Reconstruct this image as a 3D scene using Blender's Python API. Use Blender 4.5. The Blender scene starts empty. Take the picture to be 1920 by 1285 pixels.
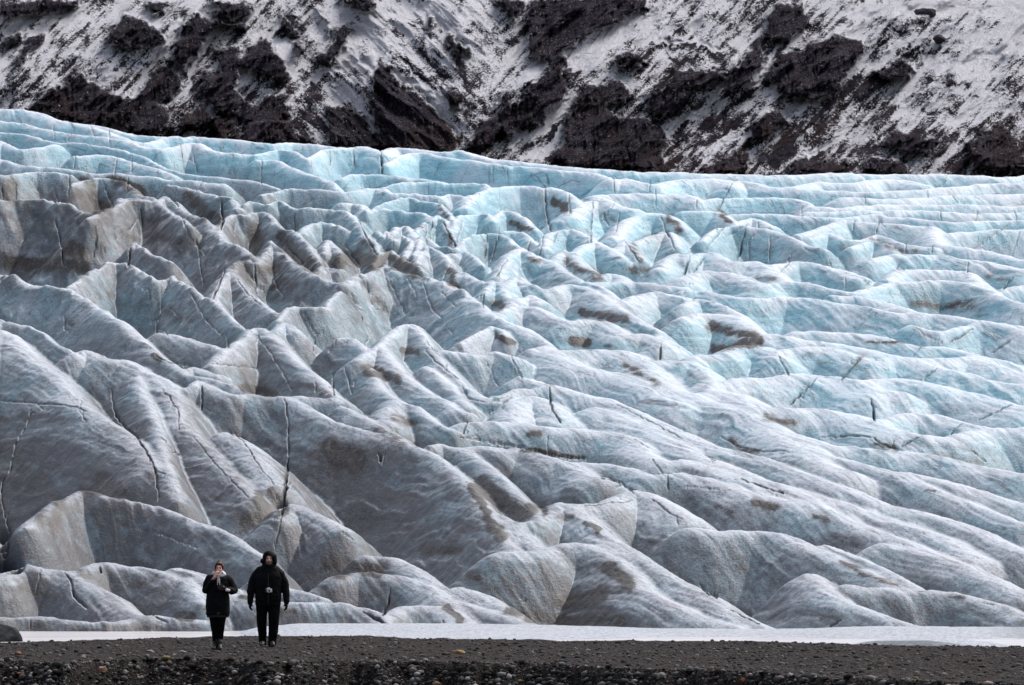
import bpy, bmesh, math, random
import numpy as np
from mathutils import Vector, Matrix, Euler

# ------------------------------------------------------------------ camera, world, sun, exposure
sc = bpy.context.scene
W0, H0, F0 = 1920.0, 1285.0, 10667.0          # photo size and focal length in its pixels (200 mm lens)
HOR, HC = 1055.0, 1.6                          # horizon row, eye height above the gravel
TH = math.atan((HOR - H0 / 2) / F0)
cd = bpy.data.cameras.new('camera_view'); cam = bpy.data.objects.new('camera_view', cd)
sc.collection.objects.link(cam); sc.camera = cam
cd.sensor_width = 36.0; cd.lens = 36.0 * F0 / W0; cd.clip_start = 1.0; cd.clip_end = 20000
cam.location = (0, 0, HC); cam.rotation_euler = (math.radians(90) + TH, 0, 0)

SUN_EL, SUN_AZ = math.radians(57), math.radians(52)     # high behind the ridge, left (azimuth from +Y towards +X)
world = bpy.data.worlds.new('World'); sc.world = world; world.use_nodes = True
nt = world.node_tree; bg = nt.nodes['Background']
sky = nt.nodes.new('ShaderNodeTexSky'); sky.sky_type = 'NISHITA'; sky.sun_disc = False
sky.sun_elevation = SUN_EL; sky.sun_rotation = SUN_AZ; sky.dust_density = 4.0; sky.air_density = 1.0; sky.ozone_density = 1.0
hs = nt.nodes.new('ShaderNodeHueSaturation'); hs.inputs['Saturation'].default_value = 0.6   # cloud cover takes the blue out
nt.links.new(sky.outputs[0], hs.inputs['Color']); nt.links.new(hs.outputs[0], bg.inputs['Color'])
bg.inputs['Strength'].default_value = 0.15
sd = bpy.data.lights.new('sun', 'SUN'); sun = bpy.data.objects.new('sun', sd); sc.collection.objects.link(sun)
sd.energy = 2.0; sd.angle = math.radians(28); sd.color = (1.0, 0.98, 0.96)
sv = Vector((math.sin(SUN_AZ) * math.cos(SUN_EL), math.cos(SUN_AZ) * math.cos(SUN_EL), math.sin(SUN_EL)))
sun.rotation_euler = (-sv).to_track_quat('-Z', 'Y').to_euler()
sc.view_settings.view_transform = 'Standard'; sc.view_settings.look = 'None'
sc.view_settings.exposure = 0.48; sc.view_settings.gamma = 1.0; sc.view_settings.use_curve_mapping = False
sc.cycles.max_bounces = 5; sc.cycles.diffuse_bounces = 3; sc.cycles.glossy_bounces = 2

rng = np.random.default_rng(7); random.seed(7)
QUAL = 1.0                                      # mesh density factor of the big terrain sheets

# ------------------------------------------------------------------ helpers
ST, CT = math.sin(TH), math.cos(TH)
def world_at(x, y, d):
    """point at distance d (along +Y) seen at photo pixel x, y"""
    a = (x - W0 / 2) / F0; b = (H0 / 2 - y) / F0
    k = d / (CT - b * ST)
    return a * k, d + 0 * k, HC + (ST + b * CT) * k
def pixel_of(X, Y, Z):
    zz = Z - HC; dep = Y * CT + zz * ST; up = -Y * ST + zz * CT
    return W0 / 2 + F0 * X / dep, H0 / 2 - F0 * up / dep

def hash2(ix, iy, s):
    n = (ix.astype(np.int64) * 374761393 + iy.astype(np.int64) * 668265263 + s * 974711) & 0xffffffff
    n = ((n ^ (n >> 13)) * 1274126177) & 0xffffffff
    return (((n ^ (n >> 16)) & 0xffff) / 65535.0).astype(np.float32)
def vnoise(x, y, s=0):
    ix = np.floor(x); iy = np.floor(y); fx = (x - ix).astype(np.float32); fy = (y - iy).astype(np.float32)
    fx = fx * fx * (3 - 2 * fx); fy = fy * fy * (3 - 2 * fy); ix = ix.astype(np.int64); iy = iy.astype(np.int64)
    a = hash2(ix, iy, s); b = hash2(ix + 1, iy, s); c = hash2(ix, iy + 1, s); d = hash2(ix + 1, iy + 1, s)
    return (a + (b - a) * fx) * (1 - fy) + (c + (d - c) * fx) * fy
def fbm(x, y, o=4, s=0, g=0.5):
    r = 0; a = 1.0; t = 0
    for i in range(o):
        r = r + a * vnoise(x * 2 ** i + 17.3 * i, y * 2 ** i - 9.1 * i, s + i); t += a; a *= g
    return r / t - 0.5
def ridged(x, y, o=4, s=0):
    r = 0; a = 1.0; t = 0
    for i in range(o):
        r = r + a * (1 - np.abs(2 * vnoise(x * 2 ** i + 3.7 * i, y * 2 ** i + 5.1 * i, s + i) - 1)); t += a; a *= 0.5
    return r / t

def catmull(pts, step):
    p = np.array(pts, float)
    if len(p) < 2: return p
    q = np.vstack([2 * p[0] - p[1], p, 2 * p[-1] - p[-2]]); out = []
    for i in range(1, len(q) - 2):
        n = max(1, int(np.hypot(*(q[i + 1] - q[i])[:2]) / step))
        for t in np.arange(n) / n:
            a, b, c, d = q[i - 1], q[i], q[i + 1], q[i + 2]
            cr = 0.5 * ((2 * b) + (-a + c) * t + (2 * a - 5 * b + 4 * c - d) * t * t + (-a + 3 * b - 3 * c + d) * t ** 3)
            li = b + (c - b) * t
            out.append(0.6 * cr + 0.4 * li)
    out.append(q[-2]); return np.array(out)

TILE = {'1': (0, 200, .3345), '2': (640, 200, .3345), '3': (1280, 200, .3345), '4': (0, 600, .3424), '5': (640, 600, .3424),
        '6': (1280, 600, .3424), '7': (0, 1020, 1 / 3), '8': (640, 1020, 1 / 3), '9': (1280, 1020, 1 / 3), 'm': (0, 0, .5), 'n': (960, 0, .5)}
def traced(text):
    """lines 'tile[:params] x,y x,y ...' -> [(params, [(photo x, photo y)])]"""
    out = []
    for ln in text.strip().splitlines():
        for part in ln.split(';'):
            part = part.strip()
            if not part: continue
            tk = part.split(); h = tk[0].split(':'); ox, oy, s = TILE[h[0]]
            ps = [float(v) for v in h[1:]]
            out.append((ps, [(ox + s * float(a.split(',')[0]), oy + s * float(a.split(',')[1])) for a in tk[1:]]))
    return out

class Canvas:
    """soft raster in the photo's frame, used to place traced stains, cracks and cliffs on the modelled terrain"""
    def __init__(s, x0, y0, x1, y1, res):
        s.x0, s.y0, s.r = x0, y0, res
        s.w = int((x1 - x0) / res); s.h = int((y1 - y0) / res); s.a = np.zeros((s.h, s.w), np.float32)
    def stroke(s, pts, w, k):
        for i in range(max(1, len(pts) - 1)):
            (ax, ay), (bx, by) = pts[i], pts[min(i + 1, len(pts) - 1)]
            m = w * 2.2 + 2
            i0 = max(0, int((min(ax, bx) - m - s.x0) / s.r)); i1 = min(s.w, int((max(ax, bx) + m - s.x0) / s.r) + 1)
            j0 = max(0, int((min(ay, by) - m - s.y0) / s.r)); j1 = min(s.h, int((max(ay, by) + m - s.y0) / s.r) + 1)
            if i1 <= i0 or j1 <= j0: continue
            X, Y = np.meshgrid(s.x0 + (np.arange(i0, i1) + .5) * s.r, s.y0 + (np.arange(j0, j1) + .5) * s.r)
            dx, dy = bx - ax, by - ay; L = dx * dx + dy * dy + 1e-6
            t = np.clip(((X - ax) * dx + (Y - ay) * dy) / L, 0, 1)
            d = np.hypot(X - ax - t * dx, Y - ay - t * dy)
            v = k * np.exp(-(d / w) ** 2)
            s.a[j0:j1, i0:i1] = np.maximum(s.a[j0:j1, i0:i1], v)
    def poly(s, pts, val):
        p = np.array(pts); i0 = max(0, int((p[:, 0].min() - s.x0) / s.r)); i1 = min(s.w, int((p[:, 0].max() - s.x0) / s.r) + 1)
        j0 = max(0, int((p[:, 1].min() - s.y0) / s.r)); j1 = min(s.h, int((p[:, 1].max() - s.y0) / s.r) + 1)
        if i1 <= i0 or j1 <= j0: return
        X, Y = np.meshgrid(s.x0 + (np.arange(i0, i1) + .5) * s.r, s.y0 + (np.arange(j0, j1) + .5) * s.r)
        c = np.zeros(X.shape, bool); n = len(p)
        for i in range(n):
            xa, ya = p[i]; xb, yb = p[(i + 1) % n]
            cond = ((ya > Y) != (yb > Y)) & (X < (xb - xa) * (Y - ya) / (yb - ya + 1e-9) + xa)
            c ^= cond
        s.a[j0:j1, i0:i1][c] = val
    def blur(s, n):
        for _ in range(n):
            for ax in (0, 1):
                s.a = (np.roll(s.a, 1, ax) + 2 * s.a + np.roll(s.a, -1, ax)) / 4
    def get(s, x, y):
        u = (x - s.x0) / s.r - .5; v = (y - s.y0) / s.r - .5
        ok = (u >= 0) & (v >= 0) & (u < s.w - 1) & (v < s.h - 1)
        u = np.clip(u, 0, s.w - 1.001); v = np.clip(v, 0, s.h - 1.001)
        i = u.astype(np.int32); j = v.astype(np.int32); fu = (u - i).astype(np.float32); fv = (v - j).astype(np.float32)
        a = s.a; r = (a[j, i] * (1 - fu) + a[j, i + 1] * fu) * (1 - fv) + (a[j + 1, i] * (1 - fu) + a[j + 1, i + 1] * fu) * fv
        return r * ok

def grid_mesh(name, X, Y, Z, mat, cols=None, flip=False):
    nr, ncn = X.shape
    me = bpy.data.meshes.new(name); co = np.stack([X, Y, Z], -1).reshape(-1, 3).astype(np.float32)
    idx = np.arange(nr * ncn, dtype=np.int32).reshape(nr, ncn)
    q = np.stack([idx[:-1, :-1], idx[:-1, 1:], idx[1:, 1:], idx[1:, :-1]], -1).reshape(-1, 4)
    if flip: q = q[:, ::-1]
    me.vertices.add(len(co)); me.vertices.foreach_set('co', co.ravel())
    me.loops.add(q.size); me.loops.foreach_set('vertex_index', np.ascontiguousarray(q).ravel())
    me.polygons.add(len(q)); me.polygons.foreach_set('loop_start', np.arange(0, q.size, 4, dtype=np.int32))
    me.polygons.foreach_set('loop_total', np.full(len(q), 4, np.int32))
    me.polygons.foreach_set('use_smooth', np.ones(len(q), bool)); me.update()
    if cols is not None:
        at = me.color_attributes.new('marks', 'FLOAT_COLOR', 'POINT')
        at.data.foreach_set('color', np.concatenate([cols.reshape(len(co), -1), np.ones((len(co), 4 - cols.shape[-1]))], 1).astype(np.float32).ravel())
    me.materials.append(mat); o = bpy.data.objects.new(name, me); sc.collection.objects.link(o); return o

def tag(o, label=None, cat=None, group=None, kind=None):
    if label: o['label'] = label
    if cat: o['category'] = cat
    if group: o['group'] = group
    if kind: o['kind'] = kind
    return o

# ------------------------------------------------------------------ node material helpers
class Mat:
    def __init__(s, name, rough=0.8, spec=0.3):
        s.m = bpy.data.materials.new(name); s.m.use_nodes = True; s.t = s.m.node_tree; s.b = s.t.nodes['Principled BSDF']
        s.b.inputs['Roughness'].default_value = rough; s.b.inputs['Specular IOR Level'].default_value = spec
        s._g = None
    def n(s, ty, **k):
        x = s.t.nodes.new(ty)
        for a, v in k.items(): setattr(x, a, v)
        return x
    def l(s, a, b): s.t.links.new(a, b)
    def spec0(s, v): s.b.inputs['Specular IOR Level'].default_value = v
    def obj(s):
        if s._g is None: s._g = s.n('ShaderNodeNewGeometry')
        return s._g.outputs['Position']
    def geo(s, k):
        s.obj(); return s._g.outputs[k]
    def mapping(s, vec, scale=(1, 1, 1), rot=(0, 0, 0)):
        m = s.n('ShaderNodeMapping', vector_type='TEXTURE')
        # TEXTURE mode: rotates first, then divides by scale
        m.inputs['Scale'].default_value = tuple(1.0 / v for v in scale); m.inputs['Rotation'].default_value = rot
        s.l(vec, m.inputs['Vector']); return m.outputs[0]
    def noise(s, vec, scale, detail=4, rough=0.5, dist=0.0):
        n = s.n('ShaderNodeTexNoise'); n.inputs['Scale'].default_value = scale; n.inputs['Detail'].default_value = detail
        n.inputs['Roughness'].default_value = rough; n.inputs['Distortion'].default_value = dist
        s.l(vec, n.inputs['Vector']); return n.outputs['Fac']
    def voro(s, vec, scale, feat='F1', out='Distance'):
        n = s.n('ShaderNodeTexVoronoi', feature=feat); n.inputs['Scale'].default_value = scale
        s.l(vec, n.inputs['Vector']); return n.outputs[out]
    def math(s, op, a, b=None, c=None, clamp=False):
        n = s.n('ShaderNodeMath', operation=op, use_clamp=clamp)
        for i, v in enumerate((a, b, c)):
            if v is None: continue
            if isinstance(v, (int, float)): n.inputs[i].default_value = v
            else: s.l(v, n.inputs[i])
        return n.outputs[0]
    def rng(s, v, a, b, c=0.0, d=1.0, smooth=True):
        n = s.n('ShaderNodeMapRange', interpolation_type='SMOOTHSTEP' if smooth else 'LINEAR')
        for i, q in zip((1, 2, 3, 4), (a, b, c, d)): n.inputs[i].default_value = q
        s.l(v, n.inputs[0]); return n.outputs[0]
    def mix(s, f, a, b, mode='MIX'):
        n = s.n('ShaderNodeMix', data_type='RGBA', blend_type=mode)
        for i, v in ((0, f), (6, a), (7, b)):
            if isinstance(v, (int, float)): n.inputs[i].default_value = v
            elif isinstance(v, tuple): n.inputs[i].default_value = (*v, 1.0)
            else: s.l(v, n.inputs[i])
        return n.outputs[2]
    def color(s, v):
        if isinstance(v, tuple): s.b.inputs['Base Color'].default_value = (*v, 1.0)
        else: s.l(v, s.b.inputs['Base Color'])
    def bump(s, h, strength, dist, prev=None):
        n = s.n('ShaderNodeBump'); n.inputs['Strength'].default_value = strength; n.inputs['Distance'].default_value = dist
        s.l(h, n.inputs['Height'])
        if prev is not None: s.l(prev, n.inputs['Normal'])
        s.l(n.outputs[0], s.b.inputs['Normal']); return n.outputs[0]
def plain(name, col, rough=0.85, spec=0.25, var=0.25, scale=60.0, bump=0.0, bscale=400):
    m = Mat(name, rough, spec); v = m.noise(m.obj(), scale, 4)
    f = m.rng(v, .3, .7, 1 - var, 1 + var, False)
    g = m.n('ShaderNodeVectorMath', operation='SCALE'); g.inputs[0].default_value = col; m.l(f, g.inputs['Scale'])
    m.color(g.outputs[0])
    if bump: m.bump(m.noise(m.obj(), bscale, 3), bump, 0.004)
    return m.m
# ------------------------------------------------------------------ the glacier: traced crests stand as real ridges on a rising slope
# each line: tile x,y x,y ... (tile = magnified window of the photo the crest was read in)
CRESTS = '''
1 0,12 130,20 230,40 330,75 480,95 620,125 720,155 850,170 1000,178 1100,172 1250,185 1400,200 1530,215 1640,205 1800,215 1913,225
1 0,85 100,95 250,130 400,160 560,175 700,200 800,225 900,240 1060,210 1120,215 1170,245 1300,260 1420,265
1 330,75 500,110 640,160 800,210 900,185 1000,178
1 0,150 150,160 300,200 420,205 560,225 700,255 830,300 920,345 1060,385 1250,400 1400,420 1550,455
1 0,195 100,240 200,235 320,215
1 0,300 150,340 330,350 560,375 750,395 900,410 1100,425 1250,440
1 430,280 600,275 760,320 860,350 970,390
1 1440,295 1540,300 1640,345 1750,385 1850,420 1880,450
1 1430,270 1550,245 1650,255 1720,300 1800,250 1913,235
1 1470,490 1600,470 1800,475 1913,480
1 0,400 90,385 200,370 330,375 390,380
1 400,450 440,420 560,400 700,430 740,460 780,500 850,520
1 0,530 80,520 200,522 280,530 330,560 390,560 480,600 600,600
1 620,590 700,515 800,530 870,545
1 490,640 540,615 600,600 700,545 800,540 880,545 950,580 1020,640 1070,690
1 880,540 920,515 990,550 1060,600 1150,650 1200,690 1260,760 1330,790 1420,850
1 940,440 1010,450 1100,460 1190,500 1240,520 1300,530
1 1220,700 1260,640 1310,620 1380,620 1430,600 1500,610 1540,660 1570,690 1640,710 1720,790 1790,880
1 1300,540 1340,570 1400,550 1500,560
1 1500,560 1560,545 1640,570 1700,575 1850,570 1913,590
1 1690,720 1720,670 1800,650 1850,655 1913,680
1 1820,830 1840,760 1870,800 1913,850
1 740,790 755,765 790,800 830,830 920,850 950,860
1 0,940 60,965 150,985 280,1020 400,1040 480,1085 560,1130 620,1180 680,1230 740,1285
1 370,1030 450,970 540,920 640,885 720,900 800,940 880,970 960,960 1040,1010 1150,1080 1250,1150 1390,1270
1 1290,930 1340,860 1380,860 1430,875 1500,810 1520,770 1560,810 1620,870 1700,920 1760,960 1830,980 1913,1000
1 1170,1100 1220,1030 1290,930 1320,970 1400,1050 1480,1130 1540,1160
1 1760,940 1830,905 1913,920
1 1560,1200 1600,1150 1660,1120 1720,1130 1800,1130 1870,1080 1913,1040
1 0,1195 60,1215 150,1240 250,1285
1 1380,1285 1420,1245 1470,1250
2 0,228 140,225 190,240 225,260 245,240 310,225 420,235 560,255 680,255 760,275 860,300 1000,312 1130,320 1280,340 1450,350 1650,365 1913,368
2 245,330 300,290 380,265 470,260 570,285 700,300 900,330 1050,335 1280,360 1430,375 1500,400
2 0,400 100,380 280,385 400,410 540,420 600,430 800,440 830,455
2 0,480 80,475 200,460 280,490 400,495 540,510
2 230,450 400,430 560,430
2 550,520 600,500 680,510 700,530
2 150,580 250,550 380,525 480,545 560,560 580,590 620,640
2 690,560 720,510 800,475 900,455 1000,445 1130,455 1200,455 1280,490 1340,545
2 140,600 260,590 400,600 480,620 495,650
2 1520,410 1580,405 1700,430 1760,440 1850,415 1913,410
2 1420,500 1500,490 1700,490 1913,495
2 1270,620 1310,580 1400,525 1460,515 1540,560 1640,580
2 1520,740 1560,680 1620,620 1700,605 1790,605 1850,620 1913,680
2 615,700 640,640 720,600 820,600 850,640
2 850,620 890,590 960,595 1030,640 1090,690
2 400,750 430,700 470,665; 2 500,650 540,625 570,650 610,700 640,780
2 280,720 310,685 350,670 380,700 400,740
2 0,580 60,620 100,680 140,720 180,770 210,820
2 0,555 60,545 110,555 140,600
2 195,700 230,730 250,710 290,760; 2 290,760 340,740 380,770; 2 350,830 390,770 430,765
2 410,830 450,745 480,750 540,780 600,800
2 640,800 700,745 800,720 880,725 930,740 990,790
2 900,705 960,700 1040,720 1070,760
2 1130,790 1160,710 1220,695 1290,690 1350,710 1400,750
2 870,950 900,890 950,830 1000,795 1040,815 1090,860
2 1200,860 1240,815 1290,830 1340,880 1420,930
2 1310,830 1350,785 1430,765 1510,800 1580,860
2 1550,800 1590,755 1620,790 1680,860; 2 1640,760 1740,720 1840,700 1880,790
2 1780,915 1830,850 1890,825 1913,830
2 420,890 440,820 480,790 540,810 590,850 610,890 650,960
2 170,890 230,820 280,810 310,840 380,880 450,930
2 0,1010 60,960 150,950 200,920 240,905 300,930 430,950 520,980 640,1020 720,1070 780,1120 830,1160 900,1200 1000,1240 1080,1285
2 600,830 700,820 770,870 800,900; 2 640,920 700,960 780,990 830,1000
2 920,1030 940,985 990,965 1040,990 1110,1020 1180,1020 1250,1000 1350,1005 1440,1050 1520,1100 1600,1160 1680,1210 1760,1250
2 870,1160 950,1125 1060,1120 1140,1150 1220,1190 1300,1220
2 1260,1220 1340,1200 1430,1195 1500,1230 1560,1285
2 960,1110 1000,1080 1060,1060 1110,1090
2 1440,960 1500,935 1560,945 1580,970
2 1090,840 1180,870 1240,920 1340,980 1450,1010 1530,1070
2 1390,990 1500,980 1700,985 1800,1000 1913,1010
2 1570,1090 1700,1045 1800,1040 1913,1060
2 280,1285 320,1240 380,1220 430,1230; 2 800,1050 850,990 890,1000 920,1050 960,1110
3 0,370 200,378 350,383 520,385 800,378 1100,378 1300,380 1500,382 1700,395 1780,402 1913,390
3 280,440 320,418 400,430 480,450 620,450 760,425 960,430 1100,410 1250,410 1360,440
3 0,410 150,405 250,410 275,430
3 480,455 620,460 900,470 1100,480 1300,470 1500,450 1700,430 1913,430
3 90,530 200,520 350,515 520,515 650,525 700,545; 3 0,505 50,505 80,530
3 740,560 900,570 1000,560 1200,550 1400,550 1913,560
3 270,600 400,600 600,605 800,625 900,625 1100,610 1500,650 1700,640 1913,640
3 700,590 1000,590 1300,585 1600,600 1913,595; 3 900,510 1200,520 1500,500 1913,490
3 0,590 100,590 200,585 240,610 275,655
3 280,660 340,635 390,620 440,640 500,670
3 110,750 180,690 260,670 400,680 500,695 600,730 700,780 800,800
3 660,710 780,680 900,640 1000,650 1400,680
3 700,740 820,710 900,740 1000,740 1090,720 1160,740 1240,770 1400,790
3 940,790 1000,765 1070,750 1130,765 1170,800
3 1400,680 1430,770 1550,790 1700,810 1850,850 1913,870
3 1420,720 1600,700 1913,690
3 0,850 80,825 170,825 230,860 300,870 400,870 470,900 520,940 570,980
3 470,890 560,880 640,870 760,880 850,900 920,920 1000,950
3 1060,850 1150,830 1300,830 1430,830 1560,850 1700,870 1850,900 1913,920
3 0,960 80,930 200,930 350,960 440,1000
3 430,1000 560,985 700,990 820,1020 950,1040 1060,1010 1170,985 1300,980 1450,975 1560,985 1700,1020 1800,1070 1913,1110
3 1150,960 1200,920 1300,915 1500,920 1600,935 1660,990
3 0,1030 100,1030 200,1055 380,1070 600,1065 750,1085 1000,1120 1200,1150 1400,1160 1560,1180 1700,1210 1913,1240
3 0,1110 80,1075 180,1095 250,1130 330,1170
3 850,1060 1000,1070 1200,1110 1330,1160; 3 1800,1020 1913,1010
3 0,1185 60,1160 140,1155 220,1160 300,1180 360,1210 410,1260
4 0,0 110,25 240,80 290,130 370,160 410,190
4 0,65 60,100 150,180 230,240 300,300 350,370 420,450 520,520 640,600 720,660 800,740 850,810
4 420,190 470,165 510,180 560,205 620,215 690,215 760,260 830,300 900,350 960,440
4 760,260 770,380 830,500 880,640 890,740 930,850 980,990
4 830,310 900,390 960,470 980,560 1050,620 1200,780 1330,900 1380,980
4 650,0 720,55 800,130 860,190 930,230 1000,290 1130,320 1250,350 1340,390 1400,410
4 870,70 980,85 1080,120 1170,140 1250,160
4 1160,240 1240,160 1330,100 1370,60 1410,48 1460,65 1510,110 1570,170 1640,240 1700,290 1760,330 1810,390 1860,430
4 800,290 900,320 980,370 1060,360 1090,335 1130,360 1200,390 1280,410 1340,405 1440,415 1550,425 1620,450 1700,490 1800,550 1869,580
4 1560,420 1700,420 1869,440
4 140,1130 180,1090 280,1020 360,970 440,940 500,945 600,975 760,1000 900,1030 1000,1070 1100,1110 1200,1150 1300,1210 1380,1260 1440,1285
4 1540,1080 1600,1010 1700,1050 1800,1100 1869,1140
4 1240,620 1350,690 1420,800 1490,900
4 1000,280 1060,260 1200,300; 4 1480,90 1560,20 1620,60
5 0,90 60,100 130,150
5 90,210 150,170 210,140 240,180 300,260 380,330 480,400 560,440 620,490 690,510
5 0,570 120,605 250,640 380,690 480,730 560,780 640,840 700,900 760,990 820,1060 870,1150 920,1240
5 215,130 270,60 340,30 380,28 430,60 460,120 500,180 560,240 640,320 700,390 760,440 850,450
5 150,260 200,350 290,440 330,460 410,480 470,530 520,570 600,600
5 250,560 270,480 300,445
5 0,475 60,495 150,540 250,600 350,660
5 500,690 540,675 620,690 700,720 790,790 880,870 950,940 1020,1000 1060,1060 1080,1080
5 700,690 800,690 900,710 980,700 1050,720 1180,765 1280,800 1340,850 1420,865
5 690,560 800,560 950,560 1060,580 1200,590 1330,600 1500,620 1600,660 1660,720 1770,770 1869,775
5 930,1110 1050,1100 1150,1050 1200,1000 1240,1010 1300,1060 1370,1130 1450,1190 1540,1250 1600,1285
5 800,1040 880,1075 960,1150 1020,1200 1100,1260
5 1140,355 1300,400 1450,430 1600,500 1750,570 1869,630
5 700,390 780,430 870,420 960,385 1140,370
5 560,170 640,180 740,190 850,180 960,210
5 1120,140 1180,180 1300,250 1500,290 1640,340 1760,400 1869,440
5 1190,160 1300,160 1450,165 1550,175 1620,220 1670,270 1730,330 1869,400
5 870,0 980,30 1060,70 1130,120
5 1280,10 1400,5 1450,20 1550,80 1650,75 1740,100 1750,130
5 1660,240 1740,225 1869,230
5 650,120 760,70 830,35 880,50 900,80
5 980,310 1060,330 1130,370; 5 470,250 560,330 700,470
5 940,540 970,450 1040,420 1110,440 1190,530
5 1320,780 1450,790 1600,820 1700,850 1869,845
5 1400,480 1600,560 1869,690
5 1290,1010 1450,1000 1600,930 1700,960 1869,1060
6 60,200 90,190 220,185 270,155 350,143 440,145 500,175 520,200
6 520,170 600,155 760,155 880,180 980,210 1050,230 1150,215 1280,230 1390,260 1500,290 1700,330 1869,360
6 430,75 560,90 640,110 820,130 980,160 1100,190 1250,210 1400,215 1550,205 1620,215 1869,300
6 620,60 800,70 960,80 1100,100 1200,130 1300,150 1450,155 1600,190 1869,250
6 1250,30 1400,60 1640,10 1869,60
6 0,240 60,240 110,265 140,310 160,370
6 160,345 300,320 450,315 600,300 700,300 740,310 850,320 950,340 1030,390
6 960,340 1050,325 1200,325 1350,350 1500,390 1650,420 1780,460 1869,485
6 1040,400 1100,385 1200,400
6 90,400 170,390 260,395 330,430 390,470
6 400,480 550,480 700,480 830,495 950,520 1030,550 1100,590 1200,610 1310,630
6 1070,550 1180,520 1270,510 1400,520 1530,555 1620,575
6 1330,640 1450,640 1550,620 1640,590 1740,585 1869,590
6 0,400 80,430 230,460 330,500 420,540 520,590 640,630 800,680 1000,710 1200,720 1400,750 1600,790 1869,850
6 0,620 150,690 300,720 450,760 600,820 750,870 900,920 1100,1000 1300,1050 1500,1110 1700,1190 1869,1270
6 430,550 560,640 700,740 800,800 900,830
6 640,640 800,740 950,770 1100,810 1300,890 1450,960 1600,1010 1750,1070 1869,1120
6 0,700 200,780 400,860 550,900 700,950 900,1010 1100,1080 1400,1180 1600,1285
6 0,850 120,865 250,900 400,950 520,970 640,1000 800,1060 950,1110 1150,1180 1300,1240 1400,1285
6 60,1130 200,1150 400,1150 500,1165 620,1200 720,1250 800,1285
6 1200,830 1500,900 1869,1010; 6 0,760 300,860 560,940 900,1070
7 0,190 60,150 150,130 250,140 370,150 450,190 540,240 620,280 680,340 760,390 850,410
7 440,150 540,110 640,105 760,120 880,140 960,180
7 0,420 200,415 400,430 600,440 860,405 1000,425 1200,430
7 1050,190 1100,280 1150,330; 7 1000,130 1100,160 1250,220
7 1200,290 1350,285 1500,320 1700,330 1913,340
7 1450,190 1600,240 1800,300
8 0,170 100,160 200,170 340,190 440,215 510,250 560,300 620,360 690,430
8 560,300 680,330 800,370 920,410 1050,440 1130,462
8 240,400 330,350 420,345 530,350 580,390 640,440
8 0,340 80,345 160,365 220,400 250,450
8 900,50 1000,50 1120,40 1200,10 1300,0 1400,5 1480,30 1540,80 1620,170 1680,240 1780,300 1913,350
8 1500,0 1580,10 1700,90 1800,150 1913,220
8 650,240 760,270 850,310 950,380; 8 150,60 300,80 420,140 500,200
9 0,220 130,290 250,370 400,440 480,470; 9 0,355 100,400 300,460
9 640,0 780,50 900,100 1050,160 1150,210 1250,250
9 800,0 950,60 1100,130 1200,180 1300,240
9 1130,0 1300,30 1450,70 1600,130 1750,200 1913,290
9 920,230 1080,245 1250,260 1400,265 1550,280 1700,320 1800,350 1880,390 1913,420
9 720,170 800,260 900,320 1050,370 1200,430 1300,460
'''
SKY = '''
1 0,12 130,20 230,40 330,75 480,95 620,125 720,155 850,170 1000,178 1100,172 1250,185 1400,200 1530,215 1640,205 1800,215 1900,225
2 10,228 140,225 190,240 225,260 245,240 310,225 420,235 560,255 680,255 760,275 860,300 1000,312 1130,320 1280,340 1450,350 1650,365 1900,368
3 10,370 200,378 350,383 520,385 800,378 1100,378 1300,380 1500,382 1700,395 1780,402 1913,390
'''
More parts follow.
